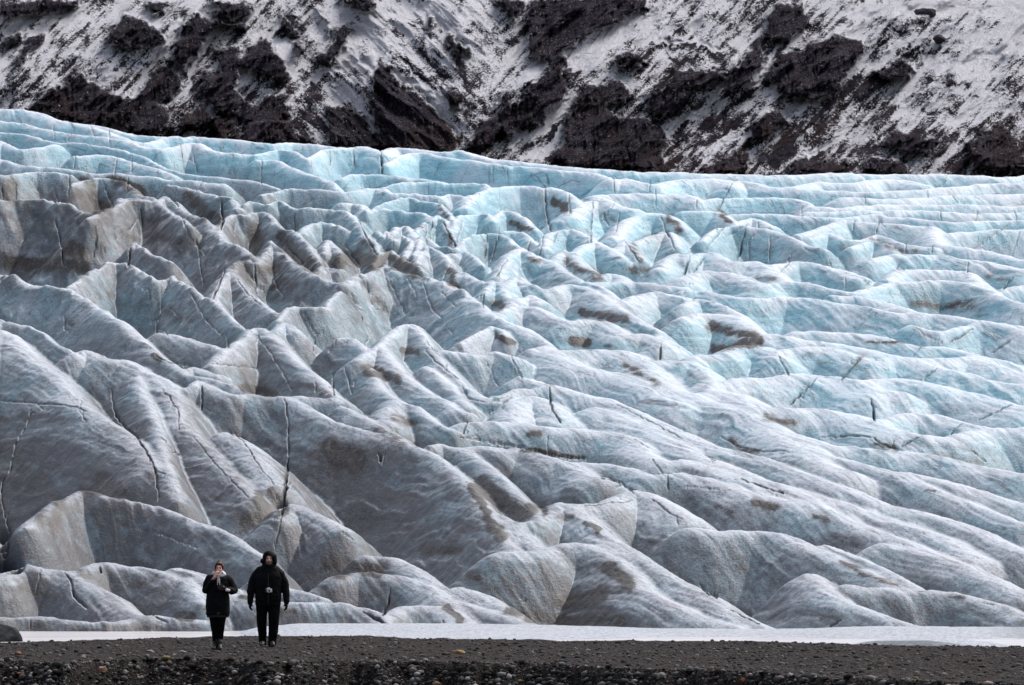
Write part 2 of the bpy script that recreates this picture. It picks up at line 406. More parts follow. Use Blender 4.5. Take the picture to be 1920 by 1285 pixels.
CRACKS = '''
1:3 310,630 335,720 350,800 355,880;1:2 785,560 800,640 795,680;1:1.5 780,620 720,690 690,700;1:2 530,640 540,740 525,850;1:1.5 635,690 650,740
1:1.8 900,1000 905,1120 880,1265;1:1.3 830,1000 840,1080;1:1.8 1060,1030 1110,1110 1150,1190 1200,1240;1:2.5 1260,900 1240,970 1190,1080;1:2 1425,880 1430,960 1445,1050
1:1.6 1530,880 1540,980 1590,1060;1:3.5 1240,520 1250,600 1240,690;1:2 1650,600 1655,680;1:2 1100,740 1120,850 1140,990;1:1.5 300,450 330,540;1:2.5 390,380 385,500
1:2 570,410 600,480 635,560;1:1.8 720,400 712,470;1:1.5 420,270 415,350;1:1.3 655,290 640,385;1:1.1 740,280 738,370;1:1.6 1010,210 1025,300 1040,370;1:1.3 1075,240 1110,370
1:1.2 1465,300 1465,440;1:1 1290,350 1275,385;1:1 1295,345 1320,380;1:1 300,110 305,190;1:1 380,190 420,120;1:1 510,110 530,180;1:1 610,130 620,230;1:2 1600,720 1620,790 1700,880
1:1.3 1320,650 1310,720;1:2 360,1170 365,1250;1:1.6 1850,250 1850,330;1:1.8 60,400 90,440 90,520;1:1.8 10,450 15,520;1:3.5 730,790 720,890;1:2 1700,1150 1740,1220 1780,1285
1:1.2 1140,420 1100,470;1:1.4 170,400 240,500;1:1.4 1020,620 1060,720 1150,830;1:1.1 950,500 1000,560;1:1.2 480,430 560,540;1:1.2 560,760 590,820;1:1.3 940,1120 1000,1170;1:1.2 1330,960 1380,1040 1460,1110
2:1.5 68,240 75,340;2:3 225,260 228,370;2:1.2 850,330 850,430;2:1.3 560,310 520,380;2:1 930,340 935,430;2:3 1140,460 1150,580 1170,690;2:1.8 1275,490 1280,600;2:2.3 1408,530 1405,640 1400,760
2:1.3 1470,600 1500,670;2:1.3 1530,540 1450,650;2:1.7 815,720 805,850;2:1.8 880,725 840,860;2:1.5 480,660 470,740;2:1.8 510,640 500,740;2:1.8 680,640 650,760;2:2.4 570,650 640,780
2:1.5 1130,730 1110,830;2:1.6 1210,710 1195,760;2:2.5 1060,750 1045,800;2:2 1590,760 1670,870;2:2 1790,620 1870,800;2:3 20,780 100,880;2:2 100,640 150,750 200,830;2:1.2 265,960 360,1160
2:1.5 460,990 510,1130 560,1180;2:1.5 50,1030 100,1150 170,1280;2:1.4 900,890 870,950;2:2.2 600,900 570,970;2:2.3 800,1050 795,1120;2:1 1760,460 1765,560;2:1.1 1520,400 1530,480;2:1 1730,410 1725,470
2:1.3 290,740 290,790;2:1 1630,760 1740,720 1840,700;2:1.3 140,980 170,1100 240,1160;2:1 370,960 420,1060;2:1 560,1040 640,1120;2:1 1560,600 1540,700
3:1.8 275,430 235,500 210,560;3:1 80,520 75,560;3:1.6 965,640 950,710;3:1.4 1100,650 1085,710;3:1.7 490,730 485,870;3:3 350,690 310,860;3:1.4 400,720 370,760 375,860;3:1.3 230,680 130,800
3:3.2 610,830 590,860;3:2 1250,760 1245,810;3:2 1400,780 1395,820;3:1.8 1600,870 1595,930;3:2.5 1850,960 1800,1020;3:2.5 820,860 830,885;3:1.3 680,790 760,830;3:1.8 870,850 920,910
3:1 1020,500 1020,550;3:1 1370,470 1375,510;3:1 1450,570 1450,640;3:1.1 1890,700 1850,830;3:1 1830,660 1660,780;3:1.7 120,850 60,930;3:2.2 40,840 10,940;3:1.4 600,870 550,930;3:1.8 420,650 425,680
3:4 1210,890 1200,910;3:2.5 1050,980 1030,1000;3:1.2 910,960 910,1020;3:1 670,560 665,620;3:1.2 370,660 260,720;3:1 1510,500 1540,540;3:1 1650,590 1640,640;3:1 1860,590 1870,640
4:2.3 170,490 150,570 90,680 50,840 10,900 20,1060 60,1180;4:1.3 0,440 180,455 390,470 480,500;4:3 610,380 625,490 680,580 740,630;4:3 740,630 800,710 850,820 870,990
4:1.6 1555,430 1580,560;4:2.2 1580,560 1580,740;4:4 1580,760 1565,900 1545,1060;4:1.8 1545,1070 1510,1230;4:2.8 1105,360 1105,490;4:1.6 1240,80 1250,150;4:1.2 1160,240 1400,265;4:1.6 855,0 858,70
4:1.3 430,490 470,550;4:1.8 890,380 970,480 980,600;4:2 1725,110 1715,170;4:2 1840,110 1800,170;4:1.8 1725,340 1730,390;4:2 1820,290 1830,410;4:1.3 880,640 980,740;4:1.2 1060,640 1200,810 1360,970
4:1.1 1230,600 1330,660 1400,770 1500,900;4:1.3 850,190 920,230 1100,260;4:1.2 640,1120 850,1160 1080,1250;4:1.2 1400,80 1510,220 1600,380;4:1 1130,0 1220,90
5:2.8 1140,365 1148,470 1200,560;5:1.7 930,200 990,320;5:1.2 790,220 860,360;5:1.8 690,560 670,620;5:1.3 660,360 700,430 820,450 930,410;5:1.3 800,520 870,470 930,420;5:1.4 460,170 560,260 640,320
5:2 1785,850 1790,930;5:1.3 1700,760 1760,840;5:3 1750,130 1745,210;5:2 150,90 130,140;5:2.2 650,640 800,665 1000,700 1180,745 1350,760;5:1 1130,640 1130,720;5:1.3 1420,865 1530,890 1600,950
5:1.6 1700,980 1800,1060 1869,1090;5:1.1 1330,1020 1600,990;5:1.3 1600,650 1680,700;5:4 200,730 215,770;5:1.8 240,730 225,790;5:1.2 0,1160 60,1200;5:1.2 1500,460 1700,560 1869,650
5:1.3 470,120 540,200;5:1.4 570,20 610,70;5:1.8 20,260 60,400
6:2 735,315 670,390 590,465;6:2 520,190 580,300;6:2.6 970,215 870,325;6:2.2 1390,265 1320,325;6:2.5 1030,430 1040,480 1050,550;6:2.1 1800,465 1620,550;6:2.2 1530,565 1470,625
6:2.2 1310,635 1200,690;6:1.8 760,645 930,635 1030,640 1090,680 1180,710;6:2 1580,715 1660,775;6:2 1590,50 1470,120;6:1.5 1790,120 1700,180;6:1.2 320,700 430,720 600,720;6:1.2 210,640 320,700
6:1.5 120,740 180,770;6:1 1300,150 1260,200;6:1 0,910 200,930;6:2.2 320,870 550,950;6:1.3 1270,40 1340,90 1420,125
7:3 360,160 400,210 420,290 490,360;7:1.2 230,150 200,280;7:2 170,430 170,470;7:2 560,120 570,160;7:1.8 830,400 860,400 940,440
8:3 275,250 265,330 235,400;8:4 120,380 180,410 250,450;8:3 570,430 575,440;8:1.6 1000,300 1050,320;8:1.3 850,250 960,360
9:3 90,220 130,270 190,300;9:3.5 890,430 830,465;9:2.2 270,370 350,410 430,450;9:1.4 1690,335 1750,340
'''
DIRT = '''
1:15:.8 60,880 180,890 330,890 470,900;1:16:.8 380,800 470,850;1:15:.8 430,500 500,550 600,580;1:18:.6 60,430 60,500;1:18:.5 870,640 860,700;1:8:.9 870,735 1000,750;1:13:.7 1040,500 1130,580 1210,640
1:13:.7 1420,680 1430,800;1:14:.75 1560,720 1650,800 1750,900;1:20:.55 1350,900 1420,950 1540,900 1600,1000;1:12:.8 1880,870 1913,890;1:12:.7 650,420 770,480;1:13:.7 500,430 520,480;1:8:.6 680,700 740,740;1:12:.45 540,640 560,800
1:20:.4 1080,680 1150,850 1150,980;1:25:.3 200,620 300,700 350,830;1:12:.45 850,1080 1000,1180 1080,1200;1:14:.4 650,1060 500,1050
2:15:.85 20,850 120,850 200,880;2:12:.85 270,830 330,890 420,930;2:10:.8 600,930 640,1000;2:9:.8 1210,530 1270,570;2:9:.8 1840,620 1900,700;2:7:.7 1600,780 1660,850;2:10:.7 1590,900 1700,920;2:10:.6 1260,870 1340,930 1430,950
2:6:.6 1030,850 1080,870;2:9:.7 870,1110 900,1130;2:8:.8 1350,1150 1460,1180 1600,1190;2:6:.7 960,660 1060,680;2:10:.5 160,1060 250,1160;2:7:.5 560,570 600,620;2:7:.6 600,720 640,780;2:14:.45 1760,740 1860,800;2:15:.4 40,1050 80,1200
2:9:.4 1450,580 1540,640;2:9:.5 150,750 190,820
3:6:.9 200,590 270,650;3:7:.65 1080,740 1180,790 1300,800;3:10:.6 1720,960 1850,980;3:11:.75 1330,1110 1500,1110 1640,1110;3:6:.6 400,960 520,970;3:9:.95 170,1230 300,1260 400,1285;3:7:.4 900,980 1000,1000;3:8:.5 600,790 680,830
3:6:.4 340,1040 440,1030
4:16:.85 530,860 640,930;4:6:.9 440,920 540,940;4:13:.85 1400,980 1440,1060 1330,1110;4:13:.7 1480,950 1540,1050;4:17:.95 1810,700 1869,780;4:16:.6 240,1080 300,1150 330,1000;4:9:.85 1340,370 1500,400;4:6:.8 850,190 880,210
4:22:.4 1000,600 1180,760 1300,870;4:16:.35 500,400 600,560 760,700;4:22:.3 60,850 200,900;4:9:.6 1700,380 1800,420;4:6:.5 350,0 400,30;4:17:.3 1480,120 1600,330;4:18:.35 1060,480 1000,640;4:16:.3 250,180 280,300
5:17:.9 0,740 110,760 100,800;5:9:1 720,920 790,1100 880,1200;5:16:.9 760,900 850,980 980,1060 1020,1050;5:7:.7 1090,1030 1120,1060;5:5:.9 1330,1120 1400,1160;5:10:.8 150,280 230,300 320,330;5:5:.9 340,160 440,180;5:10:.6 280,540 400,560
5:8:.95 1270,110 1350,130;5:10:.75 1540,240 1650,300 1720,350;5:9:.6 1020,620 1080,620;5:4:.8 1000,705 1100,720 1340,760;5:5:.95 860,90 960,130;5:13:.5 200,600 400,700;5:15:.4 540,870 650,950 690,1050;5:10:.5 1600,120 1740,150
5:4:.5 1450,150 1480,150;5:10:.5 1200,1080 1260,1080;5:16:.35 100,1050 300,1100 500,1220
6:10:1 180,150 300,130 410,110;6:9:.5 60,300 140,330;6:7:.75 450,520 600,560;6:6:.85 250,650 340,710 440,720;6:8:.95 380,990 490,1030;6:6:.7 160,1020 250,1040;6:7:.75 700,1080 780,1100;6:7:.65 820,1190 950,1240
6:5:.9 1060,690 1160,700;6:4:.8 1330,930 1380,940;6:4:.8 1000,120 1200,130;6:6:.5 1350,720 1500,760 1640,790;6:8:.5 0,820 100,840;6:8:.7 980,200 960,240;6:6:.4 460,780 700,800;6:6:.4 1450,500 1700,480
7:14:.9 1860,100 1913,150;7:4:.6 400,470 700,480 900,470;7:6:.95 1010,410 1080,410;7:9:.5 760,220 860,180;7:9:.5 300,440 160,470;7:11:.5 440,170 540,200;7:9:.5 100,250 300,300;7:6:.7 1350,300 1500,350 1650,370
8:10:.95 0,100 120,140 200,160;8:12:.65 450,30 650,50;8:8:.9 600,360 660,420;8:13:.85 1500,130 1580,190 1640,230;8:13:.85 1250,330 1400,320 1480,270;8:11:.9 1050,420 1300,430 1560,440;8:8:.7 920,380 1000,390
8:7:.65 720,180 780,200;8:10:.4 1650,80 1800,180
9:9:.5 0,260 100,300 180,360;9:6:.85 900,110 1050,180 1200,230;9:5:.8 1480,300 1580,300;9:4:.6 1320,268 1370,270;9:11:.45 720,100 850,200 900,260;9:8:.6 760,420 880,420;9:11:.35 1200,130 1400,200 1700,240;9:8:.5 1800,360 1900,430
'''
BLUE_Y = [200, 320, 420, 520, 620, 720, 820, 920, 1040, 1180]
BLUE = np.array([[.75, .75, .8, .8, .8, .75, .7, .7], [.65, .7, .75, .85, .8, .75, .7, .7], [.2, .25, .6, .95, .95, .8, .7, .75], [.4, .35, .35, .7, .95, .85, .8, .8],
                 [.45, .6, .5, .5, .7, .9, .8, .8], [.5, .55, .55, .6, .6, .95, 1, 1], [.45, .5, .5, .6, .65, .6, .9, 1], [.4, .45, .6, .6, .7, .5, .55, .6],
                 [.35, .45, .5, .55, .5, .4, .5, .5], [.25, .3, .45, .45, .4, .4, .45, .45]], np.float32)
SOOT_Y = [200, 320, 380, 440, 500, 560, 620, 700, 780, 860, 940, 1020, 1100, 1180]
SOOT = np.array([[5, 5, 5, 5, 5, 5, 5, 5, 5], [25, 15, 10, 5, 5, 5, 10, 10, 10], [70, 70, 45, 15, 10, 10, 10, 15, 15], [50, 70, 60, 30, 15, 15, 20, 15, 15],
                 [70, 50, 70, 50, 25, 25, 20, 20, 15], [35, 45, 65, 45, 30, 30, 20, 20, 20], [45, 50, 50, 40, 25, 35, 15, 20, 15], [50, 62, 60, 45, 35, 30, 20, 20, 20],
                 [68, 75, 62, 58, 38, 32, 32, 25, 20], [78, 88, 80, 88, 50, 40, 45, 40, 35], [95, 92, 100, 85, 72, 60, 52, 45, 40], [90, 72, 72, 88, 72, 60, 60, 55, 48],
                 [95, 85, 75, 75, 75, 75, 58, 62, 68], [100, 90, 70, 65, 75, 75, 65, 65, 75]], np.float32) / 100
PITS = [(8, 1010, 10, 2.0), (12, 1045, 16, 3.0), (32, 1060, 8, 2.0), (528, 945, 7, 1.0)]

DY = np.array([1175, 900, 600, 330, 200, 100], float); DD = np.array([190, 209, 236, 275, 296, 312], float)
def depth_of_row(y): return np.interp(-np.asarray(y), -DY, DD)
def row_of_depth(d): return np.interp(d, DD, DY)

def build_glacier(mat):
    xs = np.concatenate([np.arange(-520, -20, 5 / QUAL), np.arange(-20, 1941, 1.35 / QUAL), np.arange(1945, 2440, 5 / QUAL)])
    nr = int(1750 * QUAL)
    d = np.concatenate([np.exp(np.linspace(np.log(186), np.log(303), nr)), np.linspace(303.5, 420, 60)])
    rows = row_of_depth(d)
    base = world_at(W0 / 2, rows, d)[2]
    base = np.where(d < 190, world_at(W0 / 2, 1175, 190.)[2] - (190 - d) * 0.35, base)
    k = (xs - W0 / 2) / F0
    X = (k[None, :] * d[:, None]).astype(np.float32); Y = np.repeat(d[:, None], len(xs), 1).astype(np.float32)
    S = np.repeat(base[:, None], len(xs), 1).astype(np.float32)
    sk = np.array(sorted(sum([c[1] for c in traced(SKY)], [])))
    dsky = depth_of_row(np.interp(xs, sk[:, 0], sk[:, 1]))
    S = S - np.maximum(0, Y - dsky[None, :] - 0.5).astype(np.float32) * 0.30
    deep = np.interp(d, [186, 190, 200, 230, 300, 420], [1.0, 0.8, 4.0, 6.0, 5.0, 2.0])
    und = fbm(X / 9 + 31, Y / 9, 3, 50) * 1.5
    Zr = (S - deep[:, None] + und).astype(np.float32)
    lnd = d
    crests = [c[1] for c in traced(CRESTS)]
    full = []
    for c in crests:
        p = catmull(c, 9.0); full.append(p)
        if p[:, 0].min() < 420: q = p.copy(); q[:, 0] = -q[:, 0]; full.append(q)
        if p[:, 0].max() > 1500: q = p.copy(); q[:, 0] = 3840 - q[:, 0]; full.append(q)
    R = 6.5; r2 = np.random.default_rng(3)
    for ci, p in enumerate(full):
        p = p[(p[:, 0] > -560) & (p[:, 0] < 2480)]
        if len(p) < 2: continue
        al = 1.25 + 0.5 * r2.random(); be = 0.85 + 0.25 * r2.random(); wr = 0.22 + 0.35 * r2.random(); wr = wr * np.interp(p[:, 1].mean(), [330, 430, 600, 760], [1, .55, .7, 1.9])
        dd = depth_of_row(np.minimum(p[:, 1], 1175)); px, py, pz = world_at(p[:, 0], p[:, 1], dd)
        top = p[:, 1].mean() < 480
        if top: al += 0.25
        rt = float(np.interp(p[:, 0].mean(), [900, 1150], [0, 1]) * np.interp(p[:, 1].mean(), [690, 860], [1, .25])); wr *= 1 + 1.3 * rt; al *= 1 - .22 * rt
        # feather ends so crests die into the slope
        i0 = np.searchsorted(d, py.min() - R); i1 = np.searchsorted(d, py.max() + R)
        kk = px / py; j0 = np.searchsorted(k, (kk - R / py).min()); j1 = np.searchsorted(k, (kk + R / py).max())
        if i1 <= i0 or j1 <= j0: continue
        T = np.full((i1 - i0, j1 - j0), -1e3, np.float32)
        for s in range(len(p) - 1):
            ax, ay, az, bx, by, bz = px[s], py[s], pz[s], px[s + 1], py[s + 1], pz[s + 1]
            a0 = max(i0, np.searchsorted(d, min(ay, by) - R)); a1 = min(i1, np.searchsorted(d, max(ay, by) + R))
            km = min(ax / ay, bx / by) - R / min(ay, by); kM = max(ax / ay, bx / by) + R / min(ay, by)
            b0 = max(j0, np.searchsorted(k, km)); b1 = min(j1, np.searchsorted(k, kM))
            if a1 <= a0 or b1 <= b0: continue
            gx = X[a0:a1, b0:b1]; gy = Y[a0:a1, b0:b1]
            ex, ey = bx - ax, by - ay; L = ex * ex + ey * ey + 1e-9
            t = np.clip(((gx - ax) * ex + (gy - ay) * ey) / L, 0, 1).astype(np.float32)
            qx = gx - (ax + t * ex); qy = gy - (ay + t * ey); rho = np.sqrt(qx * qx + qy * qy)
            fr = -qy / (rho + 1e-4)
            sl = (al + be) / 2 + (al - be) / 2 * fr
            z = az + t * (bz - az) - sl * (np.sqrt(rho * rho + wr * wr) - wr) * (1 - 0.02 * np.minimum(rho, 5))
            v = T[a0 - i0:a1 - i0, b0 - j0:b1 - j0]; np.maximum(v, z, out=v)
        G = Zr[i0:i1, j0:j1]; kq = 0.22
        h = np.clip(0.5 + 0.5 * (T - G) / kq, 0, 1)
        Zr[i0:i1, j0:j1] = G + (T - G) * h + kq * h * (1 - h) * 0.6
    # flow-wise fluting and melt undulation
    fx, fy = 0.48, -0.877
    al_ = X * fx + Y * fy; ac = X * fy - Y * fx
    wx = fbm(X / 4, Y / 4, 3, 11) * 3
    flute = fbm(ac / 0.55 + wx, al_ / 7, 4, 21, .55)
    amp = np.interp(d, [186, 200, 240, 260, 303, 420], [.12, .16, .17, .14, .10, .1])[:, None]
    soft = fbm(X / 2.2, Y / 2.2, 4, 41)
    Zr += amp * flute + 0.16 * soft * np.interp(d, [186, 240, 303], [.7, .8, .6])[:, None] + 0.06 * fbm(X / .35, Y / .35, 3, 61)
    jag = np.interp(d, [232, 244, 266, 276, 303], [0, 1, 1, .35, .1])[:, None] * np.interp(xs, [0, 850, 1050, 1250], [.75, .6, .22, .1])[None]
    Zr += jag * (.5 * (ridged(X / 2.4 + .3 * Y, Y / 2.0, 3, 67) - .5) + .22 * (ridged(X / .8, Y / 1.1, 2, 69) - .5))
    PX, PY = pixel_of(X, Y, Zr)
    run = np.minimum.accumulate(PY, 0); vis = np.clip((run + 4 - PY) / 3, 0, 1)
    dc = Canvas(-20, 180, 1940, 1200, 2); cc = Canvas(-20, 180, 1940, 1200, 1)
    for (w, kk), p in traced(DIRT):
        right = p[0][0] > 1150 and p[0][0] + p[0][1] > 1500
        dc.stroke(p, w * 1.25, kk * (.80 if right else 1.08))
    rr = np.random.default_rng(5)
    for (w,), p in traced(CRACKS):
        p = catmull(p, 6.0); p[1:-1] += rr.normal(0, .9, p[1:-1].shape)
        n = len(p); dc.stroke(p, 3 + w * 1.4, .20 + .04 * w); ww = w * .8
        for i in range(n - 1):
            ww = .6 * ww + .4 * w * (.25 + 1.1 * rr.random()); tp = (1 - abs(2 * i / n - 1) ** 2.5)
            cc.stroke(p[i:i + 2], max(.6, ww * .66 * (.35 + .65 * tp)), min(1, (.35 + .16 * w) * (.5 + .6 * rr.random()) + .15))
            if rr.random() < .10 and w > 1.2:
                q = p[i] + rr.normal(0, 1, 2) * (7, 5); cc.stroke([p[i], q, q + rr.normal(0, 5, 2)], .7, .5)
    wv = 26 * fbm(X / 1.3, Y / 1.3, 4, 77) + 16 * fbm(X / 4, Y / 4, 2, 79)
    dirt = dc.get(PX + wv, PY + 18 * fbm(X / 1.1 + 9, Y / 1.1, 4, 78)) * vis
    crack = cc.get(PX, PY) * vis
    bx = np.clip((PX / 1920) * 7, 0, 6.999); byi = np.clip(np.interp(PY, BLUE_Y, np.arange(len(BLUE_Y))), 0, len(BLUE_Y) - 1.001)
    i = bx.astype(int); j = byi.astype(int); fu = bx - i; fv = byi - j
    blue = (BLUE[j, i] * (1 - fu) + BLUE[j, i + 1] * fu) * (1 - fv) + (BLUE[j + 1, i] * (1 - fu) + BLUE[j + 1, i + 1] * fu) * fv
    bx = np.clip((PX + 60 * fbm(X / 5, Y / 5, 3, 83)) / 240, 0, 7.999); byi = np.clip(np.interp(PY + 50 * fbm(X / 4, Y / 4, 3, 84), SOOT_Y, np.arange(len(SOOT_Y))), 0, len(SOOT_Y) - 1.001)
    i = bx.astype(int); j = byi.astype(int); fu = bx - i; fv = byi - j
    soot = (SOOT[j, i] * (1 - fu) + SOOT[j, i + 1] * fu) * (1 - fv) + (SOOT[j + 1, i] * (1 - fu) + SOOT[j + 1, i + 1] * fu) * fv
    pit = np.zeros_like(PX)
    for (x, y, r, dz) in PITS: pit += dz * np.exp(-((PX - x) ** 2 + (PY - y) ** 2) / r ** 2) * vis
    Zr = Zr - crack * 0.10 - crack ** 3 * 0.45 - pit * 0.6
    crack = np.maximum(crack, np.clip(pit, 0, 1))  # dark of the deep pits is painted in with the crack colour
    return grid_mesh('glacier', X, Y, Zr, mat, np.stack([dirt, blue, crack, soot], -1))

def ice_material():
    m = Mat('glacier_ice', .55, .35); P = m.obj()
    at = m.n('ShaderNodeAttribute', attribute_name='marks'); sp = m.n('ShaderNodeSeparateColor'); m.l(at.outputs['Color'], sp.inputs[0])
    dirt, blue, crack = sp.outputs[0], sp.outputs[1], sp.outputs[2]
    sn = m.n('ShaderNodeSeparateXYZ'); m.l(m.geo('Normal'), sn.inputs[0]); nz = sn.outputs[2]
    ang = math.atan2(-0.877, 0.48)
    fl = m.mapping(P, (.10, 1, .35), (0, 0, ang))         # along the flow
    st = m.noise(fl, 3.2, 6, .62, .6); st2 = m.noise(fl, 1.1, 5, .6, .8)
    lay = m.noise(m.mapping(P, (.16, .16, 1)), 3.0, 5, .6, .5)    # horizontal ice layers
    big = m.noise(P, .35, 4, .55); mid = m.noise(P, 1.6, 5, .6); fine = m.noise(P, 9, 5, .65); gr = m.noise(P, 14, 3, .75)
    # crust on flat tops, clearer ice on the steep faces
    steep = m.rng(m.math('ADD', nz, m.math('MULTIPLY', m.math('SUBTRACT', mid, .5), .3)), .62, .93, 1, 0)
    bl = m.math('MULTIPLY', m.math('MULTIPLY_ADD', steep, .85, .22), m.math('MULTIPLY', blue, m.rng(big, .32, .66, .6, 1.5)), clamp=True)
    bl = m.math('MULTIPLY', bl, m.rng(lay, .3, .7, .75, 1.2), clamp=True)
    crust = m.mix(m.rng(st, .38, .68), (.66, .68, .74), (.51, .52, .58))
    blueice = m.mix(m.rng(lay, .35, .7), (.17, .40, .50), (.38, .61, .69))
    col = m.mix(m.math('MULTIPLY', bl, 1.15, clamp=True), crust, blueice)
    # thin veil of grey ash, heavier where the ice is not blue
    grey = m.rng(m.math('ADD', m.math('MULTIPLY', st2, .6), m.math('MULTIPLY', mid, .5)), .40, .72)
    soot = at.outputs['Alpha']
    soot = m.math('MULTIPLY', soot, m.math('MULTIPLY_ADD', steep, .75, .55), clamp=True)  # grey made stronger on steep faces, weaker on flat tops
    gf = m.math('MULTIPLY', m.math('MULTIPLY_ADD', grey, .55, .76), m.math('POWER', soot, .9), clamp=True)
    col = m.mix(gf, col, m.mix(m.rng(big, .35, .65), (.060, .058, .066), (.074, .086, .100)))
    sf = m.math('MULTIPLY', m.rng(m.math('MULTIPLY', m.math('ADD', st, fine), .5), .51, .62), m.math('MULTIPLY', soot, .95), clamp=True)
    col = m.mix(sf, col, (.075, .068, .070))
    # hair-thin ash lines that follow the folded layers, and healed fractures across the faces
    ln = m.math('ABSOLUTE', m.math('SUBTRACT', m.noise(fl, .85, 3, .5, 1.2), .5)); ln2 = m.math('ABSOLUTE', m.math('SUBTRACT', m.noise(fl, 1.9, 3, .5, 1.0), .52))
    lf = m.math('MAXIMUM', m.rng(ln, .0, .013, .75, 0), m.rng(ln2, .0, .012, .5, 0)); lf = m.math('MULTIPLY', lf, m.rng(m.noise(P, .7, 3), .42, .62, 0, 1), clamp=True)
    col = m.mix(lf, col, (.10, .095, .105))
    fv = m.n('ShaderNodeTexVoronoi', feature='DISTANCE_TO_EDGE'); fv.inputs['Scale'].default_value = .62; m.l(m.mapping(P, (1, 1, .38), (0, math.radians(14), 0)), fv.inputs['Vector'])
    ff = m.math('MULTIPLY', m.rng(fv.outputs['Distance'], .0, .016, .8, 0), m.math('MULTIPLY', steep, m.rng(m.noise(P, .9, 3), .42, .56, 0, .95)), clamp=True)
    col = m.mix(ff, col, (.10, .13, .16))
    # traced stains of brown grit, broken up by noise
    dn = m.math('MULTIPLY_ADD', m.math('ADD', m.math('MULTIPLY', m.math('ADD', fine, gr), .5), m.math('MULTIPLY', mid, .9)), 2.0, -1.75)
    df = m.rng(m.math('ADD', dirt, dn), .34, .80)
    df = m.math('MULTIPLY', df, m.rng(dirt, .22, .62), clamp=True)
    soft = m.math('MULTIPLY', m.rng(dirt, .0, 1.1, smooth=False), m.rng(m.math('ADD', m.math('MULTIPLY', mid, .5), m.math('MULTIPLY', gr, .5)), .35, .62, .35, 1.0), clamp=True)
    col = m.mix(soft, col, (.050, .047, .048))  # broad soft darkening along all traced strokes, weak ones too
    col = m.mix(df, col, m.mix(m.rng(fine, .35, .65), (.016, .013, .012), (.050, .043, .038)))
    # grit specks; dark grit and painted depth shade in cracks and pits
    # grit washed down the faces
    dr = m.noise(m.mapping(P, (1, 1, .22)), 3.4, 5, .65, .4)
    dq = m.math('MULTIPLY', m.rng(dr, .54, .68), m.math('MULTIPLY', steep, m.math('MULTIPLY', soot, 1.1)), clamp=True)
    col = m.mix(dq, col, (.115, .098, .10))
    spk = m.math('MULTIPLY', m.rng(gr, .54, .64), m.rng(soot, .05, .6, .08, .75))
    col = m.mix(spk, col, (.075, .068, .068))
    col = m.mix(m.math('MULTIPLY', crack, .92, clamp=True), col, (.02, .022, .03))
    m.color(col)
    h = m.math('ADD', m.math('MULTIPLY', fine, .6), m.math('MULTIPLY', gr, .28)); h = m.math('ADD', h, m.math('MULTIPLY', st, .35))
    m.bump(h, .6, .09)
    m.b.inputs['Roughness'].default_value = .5
    return m.m
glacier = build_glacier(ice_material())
tag(glacier, kind='structure')
